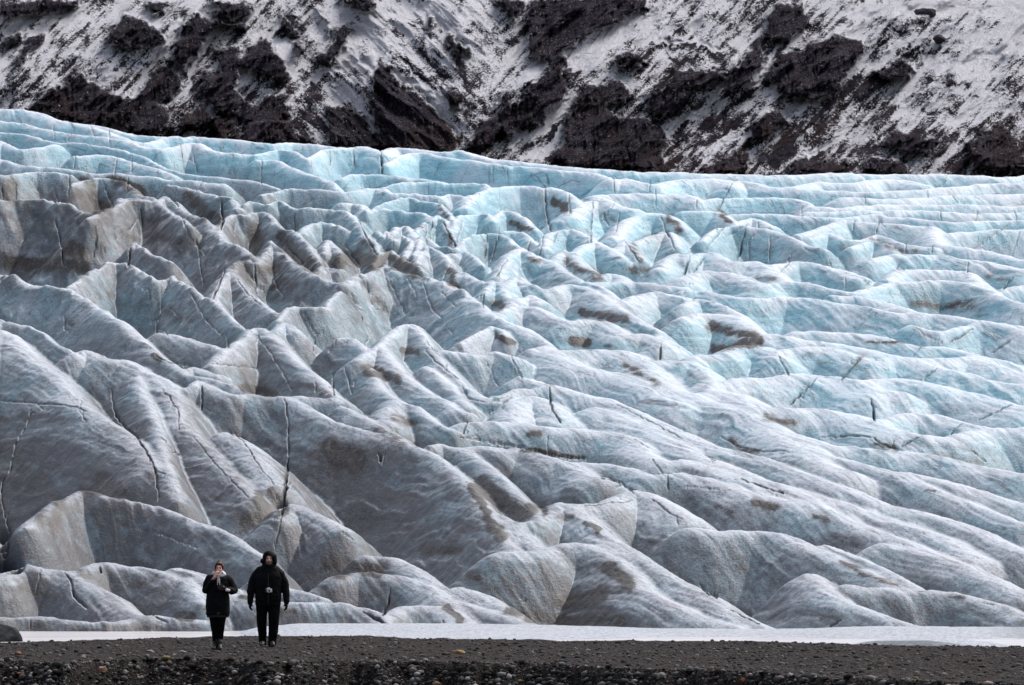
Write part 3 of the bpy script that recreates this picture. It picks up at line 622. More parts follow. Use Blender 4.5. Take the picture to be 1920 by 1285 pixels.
# ------------------------------------------------------------------ mountain wall behind the ice
CLIFFS = '''
m 0,0 310,0 250,30 170,50 90,65 30,75 0,90
m 10,160 50,135 80,140 60,160 25,168
m 40,240 60,200 100,150 140,130 180,130 150,160 110,190 80,215
m 410,160 440,100 480,65 520,60 560,90 600,110 610,140 560,160 500,175 440,175
m 540,0 640,0 600,40 560,45
m 655,170 660,120 690,80 740,60 790,90 850,90 920,70 910,110 820,110 780,140 760,180 730,220 700,260 660,240
m 780,60 840,40 810,0 930,0 925,50 860,80
m 870,250 920,200 970,145 1000,145 1030,200 1070,260 1100,290 1040,300 960,280
m 760,290 820,250 810,210 850,190 900,190 880,250 880,330 940,380 1040,350 1090,370 1000,430 920,465 850,430 780,380
m 1060,70 1080,60 1110,90 1125,125 1110,135 1085,120 1065,95;m 1095,155 1120,150 1140,170 1130,190 1110,180;m 1090,35 1105,30 1115,50 1105,60
m 1130,75 1150,78 1150,98 1132,95;m 1205,100 1222,103 1225,120 1210,118;m 1610,65 1635,65 1642,85 1630,105 1612,95;m 1675,140 1705,135 1725,165 1750,195 1730,200 1690,180
m 1180,220 1240,160 1290,110 1340,110 1310,160 1280,210 1220,240
m 1400,300 1440,240 1480,250 1500,310 1580,360 1650,430 1700,470 1700,570 1440,570 1420,480 1390,400
m 1230,410 1300,410 1370,450 1400,520 1430,570 1250,550 1240,470
m 110,400 180,350 260,300 300,260 330,300 400,340 480,380 560,300 600,250 640,240 680,300 660,350 600,380 640,440 620,500 540,500 400,470 240,450 130,410
m 640,500 700,420 780,400 800,440 760,490;m 880,530 940,450 1040,400 1100,390 1060,450 1100,500 1180,530 1240,550 1000,540
m 1860,400 1880,345 1910,340 1919,520 1870,510;m 1250,0 1430,0 1380,50 1330,40 1290,20;m 1150,0 1180,30 1230,70 1250,90 1200,60
m 1850,0 1919,0 1919,90 1890,60;m 1690,340 1740,350 1730,390 1680,380;m 800,440 850,440 900,470 880,520 820,510
m 1800,470 1850,440 1870,480 1840,540 1760,570 1740,550
n 70,0 510,0 500,40 400,80 330,120 270,160 200,190 140,230 80,235 40,210 60,120
n 180,190 205,210 210,300 200,360 160,400 100,450 40,480 0,500 0,380 60,370 60,310 110,290 130,240
n 0,0 30,0 30,60 0,70;n 210,440 240,360 280,320 350,330 370,290 430,330 450,370 360,400 380,440 480,440 560,480 600,520 560,570 580,640 160,610 170,560 200,520
n 380,250 440,200 500,210 470,260;n 590,250 640,280 720,250 790,260 790,290 720,330 650,380 600,420 520,430 500,380 580,330
n 800,340 810,260 850,230 900,180 930,130 950,190 950,230 900,300 860,330
n 950,120 960,60 1000,20 1080,10 1110,70 1100,110 1040,160 980,150
n 950,290 1000,230 1040,180 1120,170 1200,140 1300,150 1330,180 1280,230 1230,300 1230,340 1150,380 1060,370 1000,330
n 1330,270 1400,240 1460,210 1510,250 1480,280 1400,285
n 890,470 940,420 1000,420 1040,460 980,500 920,520;n 690,650 760,600 850,560 900,590 880,650
n 1000,650 1080,600 1180,600 1260,610 1220,660;n 1700,560 1760,490 1830,460 1900,510 1920,560 1920,650 1800,640 1720,620
n 1390,540 1450,500 1520,500 1600,530 1560,570 1460,580;n 1300,640 1350,590 1430,600 1500,630 1480,660
'''
ROCKLINES = '''
m:5 1720,180 1720,240 1750,320 1800,380 1850,440 1800,520;m:4 1480,120 1530,150 1500,190 1560,260 1600,300;m:3 1580,180 1640,240 1680,300;m:3 1530,80 1580,120 1620,150
n:5 1560,290 1620,310 1720,310;n:4 1530,400 1600,420 1680,440;n:5 100,530 150,500 200,475;n:9 540,170 640,160 720,190 790,235
n:4 560,180 600,220 680,240;n:12 1190,410 1240,340 1300,300 1380,310;n:5 1000,560 1100,480 1180,470;n:5 620,560 740,520 860,460;n:4 1440,110 1480,130 1500,170
'''
CHUTES = '''
m:5 450,400 540,290 600,190 650,90;m:4 690,340 740,250 790,160;m:9 1400,140 1440,200 1380,230 1280,260;m:10 1300,230 1400,60 1500,30 1640,20;m:8 1600,60 1720,130 1740,60;m:6 1090,380 1180,290 1300,260
m:7 20,120 140,60 300,30;m:7 940,120 1050,160 1080,250 1120,290;m:6 1480,260 1600,340 1690,420;m:4 800,430 870,460 920,520
n:9 20,320 100,250 160,190;n:9 0,540 120,470 215,390;n:12 250,250 400,110 560,60;n:4 870,345 950,270 1000,180 980,150;n:5 540,140 700,150 800,200;n:5 1050,385 1150,400 1200,350
n:4 700,600 790,530 900,510;n:4 1000,640 1160,550 1260,470;n:4 590,480 700,430 790,320;n:10 1560,240 1700,240 1900,180;n:10 1260,60 1400,30 1900,40;n:5 30,600 130,570 190,480
'''
ROCKY = np.array([[.34, .32, .37, .36, .42, .38, .28, .14], [.26, .40, .42, .32, .36, .46, .40, .22], [.48, .56, .50, .46, .46, .54, .46, .38], [.70, .70, .66, .66, .55, .62, .56, .58]], np.float32)

def build_mountain(mat):
    xs = np.concatenate([np.arange(-1500, -10, 12), np.arange(-10, 1931, 1.6 / QUAL), np.arange(1936, 3400, 12)])
    ys = np.concatenate([np.arange(700, 350, -12), np.arange(350, -6, -1.1 / QUAL), np.arange(-10, -500, -10)])
    GX, GY = np.meshgrid(xs, ys)
    cv = Canvas(-20, -20, 1940, 360, 2); ch = Canvas(-20, -20, 1940, 360, 2)
    for _, p in traced(CLIFFS): cv.poly(p, 1.0)
    cv.blur(3); rl = Canvas(-20, -20, 1940, 360, 2)
    for (w,), p in traced(ROCKLINES): rl.stroke(p, w * .9, 1)
    for (w,), p in traced(CHUTES): ch.stroke(p, w, 1)
    jx = 30 * fbm(GX / 34, GY / 34, 4, 5); jy = 30 * fbm(GX / 34 + 50, GY / 34, 4, 6)
    jx = jx + 13 * fbm(GX / 9, GY / 9, 3, 8); jy = jy + 13 * fbm(GX / 7 + 9, GY / 7, 3, 9)
    cliff = cv.get(GX + jx, GY + jy); rlin = rl.get(GX + jx, GY + jy); chute = ch.get(GX + jx, GY + jy)
    # direction of the gullies: down-left on both flanks, down-right in the middle
    wdn = np.interp(GX + .3 * GY, [0, 560, 680, 900, 1000, 1920], [0, 0, 1, 1, 0, 0])
    A0, A1 = GX + GY * .9, GX - GY * .9
    both = lambda fn: fn(A0) * (1 - wdn) + fn(A1) * wdn
    g1 = both(lambda ax: ridged(ax / 150, GY / 260, 4, 21)); g2 = both(lambda ax: ridged(ax / 46, GY / 70, 4, 31)); g3 = both(lambda ax: fbm(ax / 14, GY / 22, 4, 41))
    g4 = ridged(GX / 7 + 2 * fbm(GX / 30, GY / 30, 2, 3), GY / 34, 3, 47)
    out = 20 * (g1 - .5) + 6.5 * (g2 - .5) + 1.3 * g3 + cliff * (3.5 + 5.5 * g2 + 2.6 * g4) - chute * 1.2
    D = 1500 + (340 - GY) * 0.26 - out
    D = np.where(GY < -100, D + (-100 - GY) * .3, D)
    X, Y, Z = world_at(GX, GY, D)
    Z = Z + 0.35 * (g2 - .5) + cliff * .3 * g3
    b = np.clip(GX / 1920 * 7, 0, 6.999); v = np.clip(GY / 110, 0, 2.999); i = b.astype(int); j = v.astype(int); fu = b - i; fv = v - j
    bias = (ROCKY[j, i] * (1 - fu) + ROCKY[j, i + 1] * fu) * (1 - fv) + (ROCKY[j + 1, i] * (1 - fu) + ROCKY[j + 1, i + 1] * fu) * fv
    streak = both(lambda ax: fbm(ax / 9, GY / 26, 4, 71)); blot = fbm(GX / 26, GY / 20, 4, 75)
    bias = bias + .9 * streak + .8 * blot + .35 * (g2 - .55) - .6 * chute + .35 * rlin
    brown = np.clip(fbm(GX / 60, GY / 50, 3, 81) * 2.6 + .25 + (GY - 240) / 260, 0, 1) * .8
    return grid_mesh('mountain', X, Y, Z, mat, np.stack([cliff, bias, brown], -1))

def mountain_material():
    m = Mat('mountain_rock_snow', .9, .04); P = m.obj()
    at = m.n('ShaderNodeAttribute', attribute_name='marks'); sp = m.n('ShaderNodeSeparateColor'); m.l(at.outputs['Color'], sp.inputs[0])
    cliff, bias, brown = sp.outputs
    Q = m.mapping(P, (1, .5, .8), (0, math.radians(28), 0))
    f = m.noise(Q, .9, 7, .72, .4); s = m.noise(P, 3.2, 4, .7)
    w = m.math('ADD', bias, m.math('MULTIPLY', m.math('SUBTRACT', f, .5), 1.1)); s2 = m.noise(P, 1.6, 6, .75, .6); w = m.math('ADD', w, m.math('MULTIPLY', m.math('SUBTRACT', s2, .5), 1.9)); w = m.math('ADD', w, m.math('MULTIPLY', m.math('SUBTRACT', s, .5), .5))
    r1 = m.rng(w, .42, .56)
    r2 = m.rng(m.math('ADD', m.math('MULTIPLY', cliff, .86), m.math('MULTIPLY', m.math('SUBTRACT', s2, .5), 3.0)), .38, .56)
    rock = m.math('MAXIMUM', r1, r2)
    rc = m.mix(m.rng(s, .3, .7), (.008, .007, .012), (.045, .038, .052))
    tone = m.noise(P, .22, 5, .65, .8); rc = m.mix(m.rng(tone, .46, .62), rc, (.075, .062, .078)); rc = m.mix(m.rng(m.noise(P, .6, 5, .7, 1.0), .52, .60, 0, .8), rc, (.006, .005, .009))
    rc = m.mix(m.math('MULTIPLY', brown, m.rng(f, .4, .62)), rc, (.060, .032, .024))
    sn = m.mix(m.rng(f, .35, .7), (.97, .96, .99), (.86, .84, .92))
    m.color(m.mix(rock, sn, rc)); m.bump(m.math('ADD', f, m.math('MULTIPLY', s2, 1.2)), 1.0, 2.0)
    return m.m
tag(build_mountain(mountain_material()), kind='structure')

def blob_mesh(name, r, mat, seed, sub=3, rough=.16, parent=None, flat=0.0):
    """an angular, weathered stone of radii r"""
    bm = bmesh.new(); bmesh.ops.create_icosphere(bm, subdivisions=sub, radius=1)
    rs = np.random.default_rng(seed); pl = [(Vector(rs.normal(size=3)).normalized(), .62 + .3 * rs.random()) for _ in range(9)]
    for v in bm.verts:
        p = v.co.copy()
        for n, dd in pl:
            e = p.dot(n) - dd
            if e > 0: p -= n * e * .85
        q = p * 2.1 + Vector((seed * 1.3, 0, 0)); k = 1 + rough * (math.sin(q.x * 2.1 + q.y) * math.sin(q.y * 2.7 + q.z * 1.3) * .6 + math.sin(q.z * 4.3 + q.x * 3.7) * .3)
        p *= k
        if p.z < -flat and flat: p.z = -flat
        v.co = Vector((p.x * r[0], p.y * r[1], p.z * r[2]))
    me = bpy.data.meshes.new(name); bm.to_mesh(me); bm.free()
    for p in me.polygons: p.use_smooth = sub >= 3
    me.materials.append(mat); o = bpy.data.objects.new(name, me); sc.collection.objects.link(o); o.parent = parent; return o

dark_rock = plain('dark_basalt', (.028, .024, .03), .9, .2, .6, .8, .8, 2.0)
for (x, y, rx, rz, lab) in [(1735, 28, 3.6, 1.9, 'dark boulder alone in the snow at the upper right of the mountainside'),
                            (1762, 75, 2.0, 1.5, 'smaller dark boulder just below the upper right boulder on the snowy mountainside')]:
    d = 1500 + (340 - y) * .26 - 3; o = blob_mesh('boulder', (rx, 2.6, rz), dark_rock, x, 3)
    o.location = world_at(x, y, d); tag(o, lab, 'boulder', 'dark boulders standing in the mountain snow')

# ------------------------------------------------------------------ valley floor, meltwater, ice shelf
def wide_plane(name, z, x0, x1, y0, y1, mat):
    bm = bmesh.new(); bm.faces.new([bm.verts.new(p) for p in ((x0, y0, z), (x1, y0, z), (x1, y1, z), (x0, y1, z))])
    me = bpy.data.meshes.new(name); bm.to_mesh(me); bm.free(); me.materials.append(mat)
    o = bpy.data.objects.new(name, me); sc.collection.objects.link(o); tag(o, kind='structure'); return o
def gravel_material():
    m = Mat('black_gravel', .95, .06); P = m.obj()
    v = m.n('ShaderNodeTexVoronoi', feature='F1'); v.inputs['Scale'].default_value = 26; m.l(P, v.inputs['Vector'])
    v2 = m.n('ShaderNodeTexVoronoi', feature='F1'); v2.inputs['Scale'].default_value = 9; m.l(P, v2.inputs['Vector'])
    sc_ = m.n('ShaderNodeSeparateColor'); m.l(v.outputs['Color'], sc_.inputs[0]); sc2 = m.n('ShaderNodeSeparateColor'); m.l(v2.outputs['Color'], sc2.inputs[0])
    big = m.noise(P, .5, 4); mid = m.noise(m.mapping(P, (1, .3, 1)), 3.2, 5, .65); mid2 = m.noise(m.mapping(P, (1, .35, 1)), 9, 4, .7)
    c = m.mix(m.rng(sc_.outputs[0], 0, 1, 0, 1, False), (.013, .010, .0095), (.060, .047, .044))
    c = m.mix(m.rng(sc2.outputs[1], .8, .95, 0, .5), c, (.09, .075, .07))
    c = m.mix(m.rng(big, .35, .65, 0, .45), c, (.04, .033, .031)); c = m.mix(m.rng(mid, .48, .62, 0, .75), c, (.012, .010, .0095)); c = m.mix(m.rng(mid2, .54, .66, 0, .6), c, (.10, .085, .08)); c = m.mix(m.rng(mid2, .46, .36, 0, .8), c, (.010, .008, .008))
    sn = m.n('ShaderNodeAttribute', attribute_name='marks'); sp = m.n('ShaderNodeSeparateColor'); m.l(sn.outputs['Color'], sp.inputs[0])
    c = m.mix(m.math('MULTIPLY', sp.outputs[0], .8), c, (.008, .006, .0055))       # wet sand of the bank face
    m.color(c); h = m.math('SUBTRACT', 1.0, v.outputs['Distance']); h2 = m.math('SUBTRACT', 1.0, v2.outputs['Distance'])
    m.bump(m.math('ADD', m.math('ADD', h, h2), m.math('MULTIPLY', mid2, 2.0)), 1.0, .05); return m.m
gmat = gravel_material()
wide_plane('valley_floor', -1.9, -9000, 9000, -2000, 9000, plain('valley_sand', (.06, .052, .05), .95, .1, .4, .3))

LIP_NEAR = ([-300, 0, 120, 200, 330, 480, 640, 800, 960, 1100, 1280, 1400, 1500, 1620, 1750, 1920, 2300], [1239, 1240, 1242, 1239, 1237, 1243, 1241, 1240, 1247, 1250, 1256, 1263, 1270, 1274, 1279, 1283, 1287])
LIP_FAR = ([-300, 0, 60, 200, 340, 470, 560, 620, 700, 760, 800, 840, 900, 1000, 1060, 1130, 1170, 1210, 1280, 1400, 1500, 1600, 1780, 1920, 2300],
           [1206, 1205.5, 1204, 1199.5, 1195.5, 1193, 1192.5, 1192.5, 1193, 1196, 1198, 1197, 1198.5, 1200, 1202.5, 1202, 1200.5, 1202.5, 1203, 1202.5, 1206, 1208, 1213.5, 1216, 1219])
def lip_near(X, px): return np.interp(px, *LIP_NEAR) + 8.0 * fbm(X / .9, 0 * X, 3, 3) + 1.2 * fbm(X / .15, 0 * X, 2, 4)
def ground_z(X, Y):
    px = W0 / 2 + X / Y * F0
    ln = lip_near(X, px); dn = HC * F0 / (ln - HOR)
    lf = np.interp(px, *LIP_FAR); zf = HC - (lf - HOR) * 114 / F0
    z = np.interp(Y, [80, 104, 108], [0, 0, 0]) + np.clip((Y - 108) / 6, 0, 1) ** 2 * 0 + zf * np.clip((Y - 108) / 6, 0, 1)
    z = z + .035 * fbm(X / .5, Y / .9, 3, 14) + .030 * fbm(X / .16, Y / .3, 3, 15) + .05 * fbm(X / 2.5, Y / 4, 2, 16) * np.clip((112 - Y) / 4, 0, 1)
    e = dn - Y
    bank = np.clip(e / 1.3, 0, 1); z = z - .62 * bank ** .8 * (1 + .25 * fbm(X / .3, Y / .3, 3, 17)) - .05 * np.clip((e - 1.3) / 20, 0, 1)
    z = z - 1.75 * np.clip((Y - 114.3) / 4, 0, 1) ** 1.2
    return z, bank
def build_gravel():
    xs = np.concatenate([np.arange(-90, -13, .8), np.arange(-13, 13, .045), np.arange(13, 90, .8)])
    ys = np.concatenate([np.arange(-20, 68, 2.0), np.arange(68, 74, .3), np.arange(74, 119, .055), np.arange(119.5, 124, .5)])
    X, Y = np.meshgrid(xs, ys); Z, b = ground_z(X, np.maximum(Y, 20)); b = np.clip(b * 4, 0, 1)
    o = grid_mesh('gravel_ground', X, Y, Z, gmat, np.stack([b, b, b], -1)); tag(o, kind='structure')
build_gravel()

def water():
    m = Mat('pale_meltwater', .22, .5); P = m.obj()
    n = m.noise(m.mapping(P, (.25, 1, 1)), .8, 4); m.color(m.mix(m.rng(n, .4, .65), (.62, .58, .58), (.50, .48, .49))); m.bump(m.noise(m.mapping(P, (.5, 1, 1)), 5, 3), .12, .02)
    wide_plane('water', -.70, -300, 300, 115.5, 192, m.m)
water()
def shelf():
    """low snow-covered ice apron between the water and the glacier foot"""
    m = Mat('granular_shelf_ice', .8, .25); P = m.obj(); a = m.noise(P, 7, 5, .7); b = m.noise(P, .5, 4)
    c = m.mix(m.rng(a, .38, .66), (.56, .58, .63), (.22, .24, .27)); c = m.mix(m.rng(b, .45, .7, 0, .35), c, (.48, .52, .57))
    at = m.n('ShaderNodeAttribute', attribute_name='marks'); sp = m.n('ShaderNodeSeparateColor'); m.l(at.outputs['Color'], sp.inputs[0])
    c = m.mix(m.math('MULTIPLY', sp.outputs[0], m.rng(a, .3, .6, .6, 1)), c, (.10, .12, .125)); m.color(c); m.bump(a, 1.0, .14)
    xs = np.arange(360, 2500, 2.0); d = np.linspace(150, 190.5, 330); k = (xs - 960) / F0
    X = k[None] * d[:, None]; Y = np.repeat(d[:, None], len(xs), 1)
    topy = np.interp(xs, [360, 430, 480, 560, 700, 860, 1000, 1150, 1250, 1400, 1500, 1560, 1650, 1750, 1920, 2500], [1200, 1192, 1180, 1172, 1171.5, 1171.5, 1174, 1178, 1181, 1182, 1181, 1179, 1177, 1177, 1179, 1182])
    zt = HC - (topy - HOR) * 186 / F0
    prof = np.clip((d - 152) / 30, 0, 1)[:, None] ** .8
    Z = -1.1 + (zt[None] + 1.1) * prof + .05 * fbm(X / 1.5, Y / 3, 4, 91) + .025 * fbm(X / .2, Y / .3, 3, 92)
    # nearer grey-green slab at the right
    bump = np.exp(-((X - 11.6) / 2.6) ** 4 - ((Y - 157) / 3.2) ** 4) * .42; Z = Z + bump
    PX, PY = pixel_of(X, Y, Z)
    dk = np.clip(np.exp(-((PX - 1700) / 110) ** 4) * np.clip((PY - np.interp(PX, [1560, 1640, 1740, 1810], [1206, 1201, 1200, 1208])) / 2, 0, 1), 0, 1)
    dk = dk + np.clip((PX - 1850) / 150, 0, .5)
    tag(grid_mesh('ice_shelf', X, Y, Z, m.m, np.stack([dk, dk, dk], -1)), kind='structure')
shelf()
o = blob_mesh('ice_mound', (.75, .9, .52), plain('dirty_black_ice', (.020, .021, .023), .9, .08, .7, 6, .8, 25), 12, 4, .1)
x_, y_, z_ = world_at(-2, 1190, 166.); o.location = (x_, y_, -.72); tag(o, 'low dark grey ice mound standing in the pale water at the far left edge', 'ice mound')

# ------------------------------------------------------------------ stones
def gravel_scatter():
    r = np.random.default_rng(21)
    bm = bmesh.new(); bmesh.ops.create_icosphere(bm, subdivisions=1, radius=1); bv = np.array([v.co for v in bm.verts]); bf = np.array([[v.index for v in f.verts] for f in bm.faces]); bm.free()
    n1, n2 = 15000, 11000
    Y = np.concatenate([78 + 36.3 * r.random(n1) ** .9, np.zeros(n2)]); px = r.uniform(-150, 2070, n1 + n2)
    dn = HC * F0 / (np.interp(px, *LIP_NEAR) - HOR)
    for _ in range(3): dn = HC * F0 / (lip_near((px - 960) / F0 * dn, px) - HOR)
    Y[n1:] = dn[n1:] + .15 - 1.5 * r.random(n2)
    keep = np.ones(n1 + n2, bool); keep[:n1] = Y[:n1] > dn[:n1] - .2
    Y, px = Y[keep], px[keep]; bankf = np.arange(n1 + n2)[keep] >= n1
    X = (px - 960) / F0 * Y; Z, _ = ground_z(X, Y); n = len(X)
    s = .008 + .0105 * r.pareto(2.3, n); s = np.minimum(s, .05) * np.where(bankf, 1.35, .9)
    sh = np.stack([s * r.uniform(.8, 1.5, n), s * r.uniform(.8, 1.4, n), s * r.uniform(.5, .9, n)], -1)
    V = bv[None] * (1 + r.normal(0, .14, (n, len(bv), 1))); a = r.uniform(0, 6.28, n); c, sn = np.cos(a)[:, None], np.sin(a)[:, None]
    V = V * sh[:, None, :]; vx = V[..., 0] * c - V[..., 1] * sn; vy = V[..., 0] * sn + V[..., 1] * c
    co = np.stack([vx + X[:, None], vy + Y[:, None], V[..., 2] + (Z + s * .25)[:, None]], -1).reshape(-1, 3)
    F = (bf[None] + (np.arange(n) * len(bv))[:, None, None]).reshape(-1, 3)
    g = np.where(bankf, r.beta(.8, 2.8, n) * .30 + .006, r.beta(1.3, 3.4, n) * .20 + .012); tint = r.normal(0, .06, n)
    col = np.stack([g * (1.04 + tint), g * .97, g * (.93 - tint * .5)], -1); oc = r.random(n) < .015; col[oc] = col[oc] * [1.25, .95, .7]
    me = bpy.data.meshes.new('gravel'); me.vertices.add(len(co)); me.vertices.foreach_set('co', co.astype(np.float32).ravel())
    me.loops.add(F.size); me.loops.foreach_set('vertex_index', F.astype(np.int32).ravel()); me.polygons.add(len(F))
    me.polygons.foreach_set('loop_start', np.arange(0, F.size, 3, dtype=np.int32)); me.polygons.foreach_set('loop_total', np.full(len(F), 3, np.int32)); me.update()
    at = me.color_attributes.new('marks', 'FLOAT_COLOR', 'POINT'); cc = np.repeat(col, len(bv), 0); at.data.foreach_set('color', np.concatenate([cc, np.ones((len(cc), 1))], 1).astype(np.float32).ravel())
    m = Mat('pebble_stone', .92, .08); t = m.n('ShaderNodeAttribute', attribute_name='marks'); m.l(t.outputs['Color'], m.b.inputs['Base Color']); me.materials.append(m.m)
    o = bpy.data.objects.new('gravel', me); sc.collection.objects.link(o); tag(o, kind='stuff')
gravel_scatter()
STONES = [  # photo x, y, half width, half height (px), colour, label
    (35, 1225, 8, 5, (.15, .07, .04), 'rust orange stone on the gravel near the left edge'),
    (190, 1256, 13, 7, (.30, .17, .12), 'large pinkish brown stone on the dark gravel bank at the left'),
    (40, 1262, 7, 2.6, (.22, .10, .075), 'flat reddish stone on the bank below the rust orange stone'),
    (12, 1274, 7, 5, (.30, .28, .26), 'pale rounded stone low on the bank in the left corner'),
    (60, 1264, 5, 4, (.24, .23, .22), 'light grey stone right of the flat reddish stone on the bank'),
    (312, 1235, 8, 4.5, (.17, .14, .06), 'mossy yellow stone on the lip of the bank below the woman'),
    (860, 1223, 13, 5.5, (.27, .17, .08), 'ochre yellow boulder on the gravel, largest stone right of the people'),
    (838, 1226, 10, 4, (.06, .045, .04), 'dark brown stone touching the left side of the ochre boulder'),
    (791, 1229, 5.5, 3.5, (.25, .17, .06), 'small yellow brown stone left of the ochre boulder'),
    (282, 1221, 9, 3, (.20, .18, .17), 'flat pale stone on the gravel left of the woman'),
    (343, 1222, 8, 3, (.21, .185, .175), 'flat pale stone on the gravel just left of the feet of the woman'),
    (528, 1266, 7, 3, (.25, .235, .22), 'flat pale stone on the bank below the man, left one of a pair'),
    (543, 1268, 7, 2.6, (.24, .225, .21), 'flat pale stone on the bank below the man, right one of a pair'),
    (368, 1239, 6, 5, (.02, .018, .018), 'black stone on the lip of the bank below the woman'),
    (1393, 1278, 9, 8, (.10, .042, .026), 'large rust red stone at the bottom edge right of centre'),
    (1103, 1219, 5, 3, (.30, .28, .26), 'small whitish stone standing alone on the gravel right of centre'),
    (992, 1268, 6, 3.2, (.28, .27, .25), 'pale oval stone on the dark bank in the middle of the photo'),
    (877, 1272, 5, 4, (.34, .32, .29), 'bright pale stone low on the dark bank below the ochre boulder'),
    (1716, 1271, 5, 4, (.24, .19, .06), 'yellowish stone on the bank edge at the right'),
    (1567, 1239, 6, 3.5, (.02, .017, .017), 'dark stone beside a pale stone on the gravel at the right'),
    (1554, 1240, 4.5, 3, (.20, .19, .17), 'pale stone beside a dark stone on the gravel at the right'),
    (1372, 1233, 7, 3.5, (.018, .016, .015), 'black flat stone on the gravel right of centre'),
    (1840, 1249, 7, 3, (.02, .018, .017), 'black flat stone on the gravel near the right edge'),
    (95, 1260, 6, 5, (.22, .21, .19), 'grey stone on the bank left of the pinkish brown stone'),
    (129, 1252, 5, 4, (.26, .25, .23), 'light grey stone on the upper bank left of the pinkish brown stone'),
    (235, 1260, 5, 4, (.22, .21, .19), 'light grey stone on the bank right of the pinkish brown stone'),
]
for i, (x, y, w, h, c, lab) in enumerate(STONES):
    d = 104.0; gz = 0
    for _ in range(6):
        tz = (y + h * .6 - HOR) / F0
        ds = np.arange(74, 116, .02); xx = (x - 960) / F0 * ds; gz = ground_z(xx, ds)[0]; hit = np.argmax(HC - tz * ds <= gz); d = ds[hit]; break
    px_m = d / F0; o = blob_mesh('stone', (w * px_m, w * px_m * .8, h * px_m), plain('stone_%d' % i, c, .85, .25, .35, 30, .6, 60), 40 + i, 3, .2)
    o.location = ((x - 960) / F0 * d, d, float(gz[hit]) + h * px_m * .45); o.rotation_euler.z = random.uniform(-.4, .4)
    tag(o, lab, 'stone', 'larger stones lying on the gravel')
# ------------------------------------------------------------------ people
def P3(*a): return Vector(a)
def add_ball(bm, c, r, rot=None, seg=20):
    m = Matrix.Translation(c)
    if rot is not None: m = m @ Euler(rot).to_matrix().to_4x4()
    rr = r if hasattr(r, '__len__') else (r, r, r)
    bmesh.ops.create_uvsphere(bm, u_segments=seg, v_segments=max(8, seg // 2), radius=1, matrix=m @ Matrix.Diagonal((*rr, 1)))
def add_cone(bm, a, b, ra, rb, seg=18):
    a = Vector(a); b = Vector(b); v = b - a; L = v.length
    if L < 1e-5: return
    m = Matrix.Translation((a + b) / 2) @ v.to_track_quat('Z', 'Y').to_matrix().to_4x4()
    bmesh.ops.create_cone(bm, cap_ends=True, segments=seg, radius1=ra, radius2=rb, depth=L, matrix=m)
def add_limb(bm, pts):
    for i, (p, r) in enumerate(pts):
        add_ball(bm, p, r, seg=16)
        if i: add_cone(bm, pts[i - 1][0], p, pts[i - 1][1], r)
def add_loft(bm, rings, seg=32):
    """rings: (z, cx, cy, rx, ry[, power])"""
    loops = []
    for q in rings:
        z, cx, cy, rx, ry = q[:5]; pw = q[5] if len(q) > 5 else 1.0; lp = []
        for i in range(seg):
            a = 2 * math.pi * i / seg; ca, sa = math.cos(a), math.sin(a)
            lp.append(bm.verts.new((cx + rx * math.copysign(abs(ca) ** pw, ca), cy + ry * math.copysign(abs(sa) ** pw, sa), z)))
        loops.append(lp)
    for a, b in zip(loops, loops[1:]):
        for i in range(seg): bm.faces.new((a[i], a[(i + 1) % seg], b[(i + 1) % seg], b[i]))
    bm.faces.new(loops[0][::-1]); bm.faces.new(loops[-1])
def fuse(name, bm, mat, parent, voxel=.008, smooth=3, folds=0.0, fs=14, seed=0):
    """weld the shapes in bm into one continuous skin; folds adds cloth creases"""
    bmesh.ops.recalc_face_normals(bm, faces=bm.faces)
    me = bpy.data.meshes.new(name); bm.to_mesh(me); bm.free(); o = bpy.data.objects.new(name, me); sc.collection.objects.link(o)
    r = o.modifiers.new('r', 'REMESH'); r.mode = 'VOXEL'; r.voxel_size = voxel; r.use_smooth_shade = True
    s = o.modifiers.new('s', 'SMOOTH'); s.factor = .5; s.iterations = smooth
    dg = bpy.context.evaluated_depsgraph_get(); new = bpy.data.meshes.new_from_object(o.evaluated_get(dg)); new.name = name
    o.modifiers.clear(); o.data = new; bpy.data.meshes.remove(me)
    if folds:
        n = len(new.vertices); co = np.zeros(n * 3, np.float32); no = np.zeros(n * 3, np.float32); new.vertices.foreach_get('co', co); new.vertex_normals.foreach_get('vector', no)
        co = co.reshape(-1, 3); no = no.reshape(-1, 3); a = co[:, 0] + co[:, 1] * .7
        f = fbm(a * fs * .6 + seed, co[:, 2] * fs + a * 4, 3, seed) + .5 * (ridged(a * fs * .4 + co[:, 2] * 5, co[:, 2] * fs * .8 - a * 3, 2, seed + 5) - .5)
        new.vertices.foreach_set('co', (co + no * (f * folds)[:, None]).astype(np.float32).ravel()); new.update()
    for p in new.polygons: p.use_smooth = True
    new.materials.clear(); new.materials.append(mat); o.parent = parent; return o
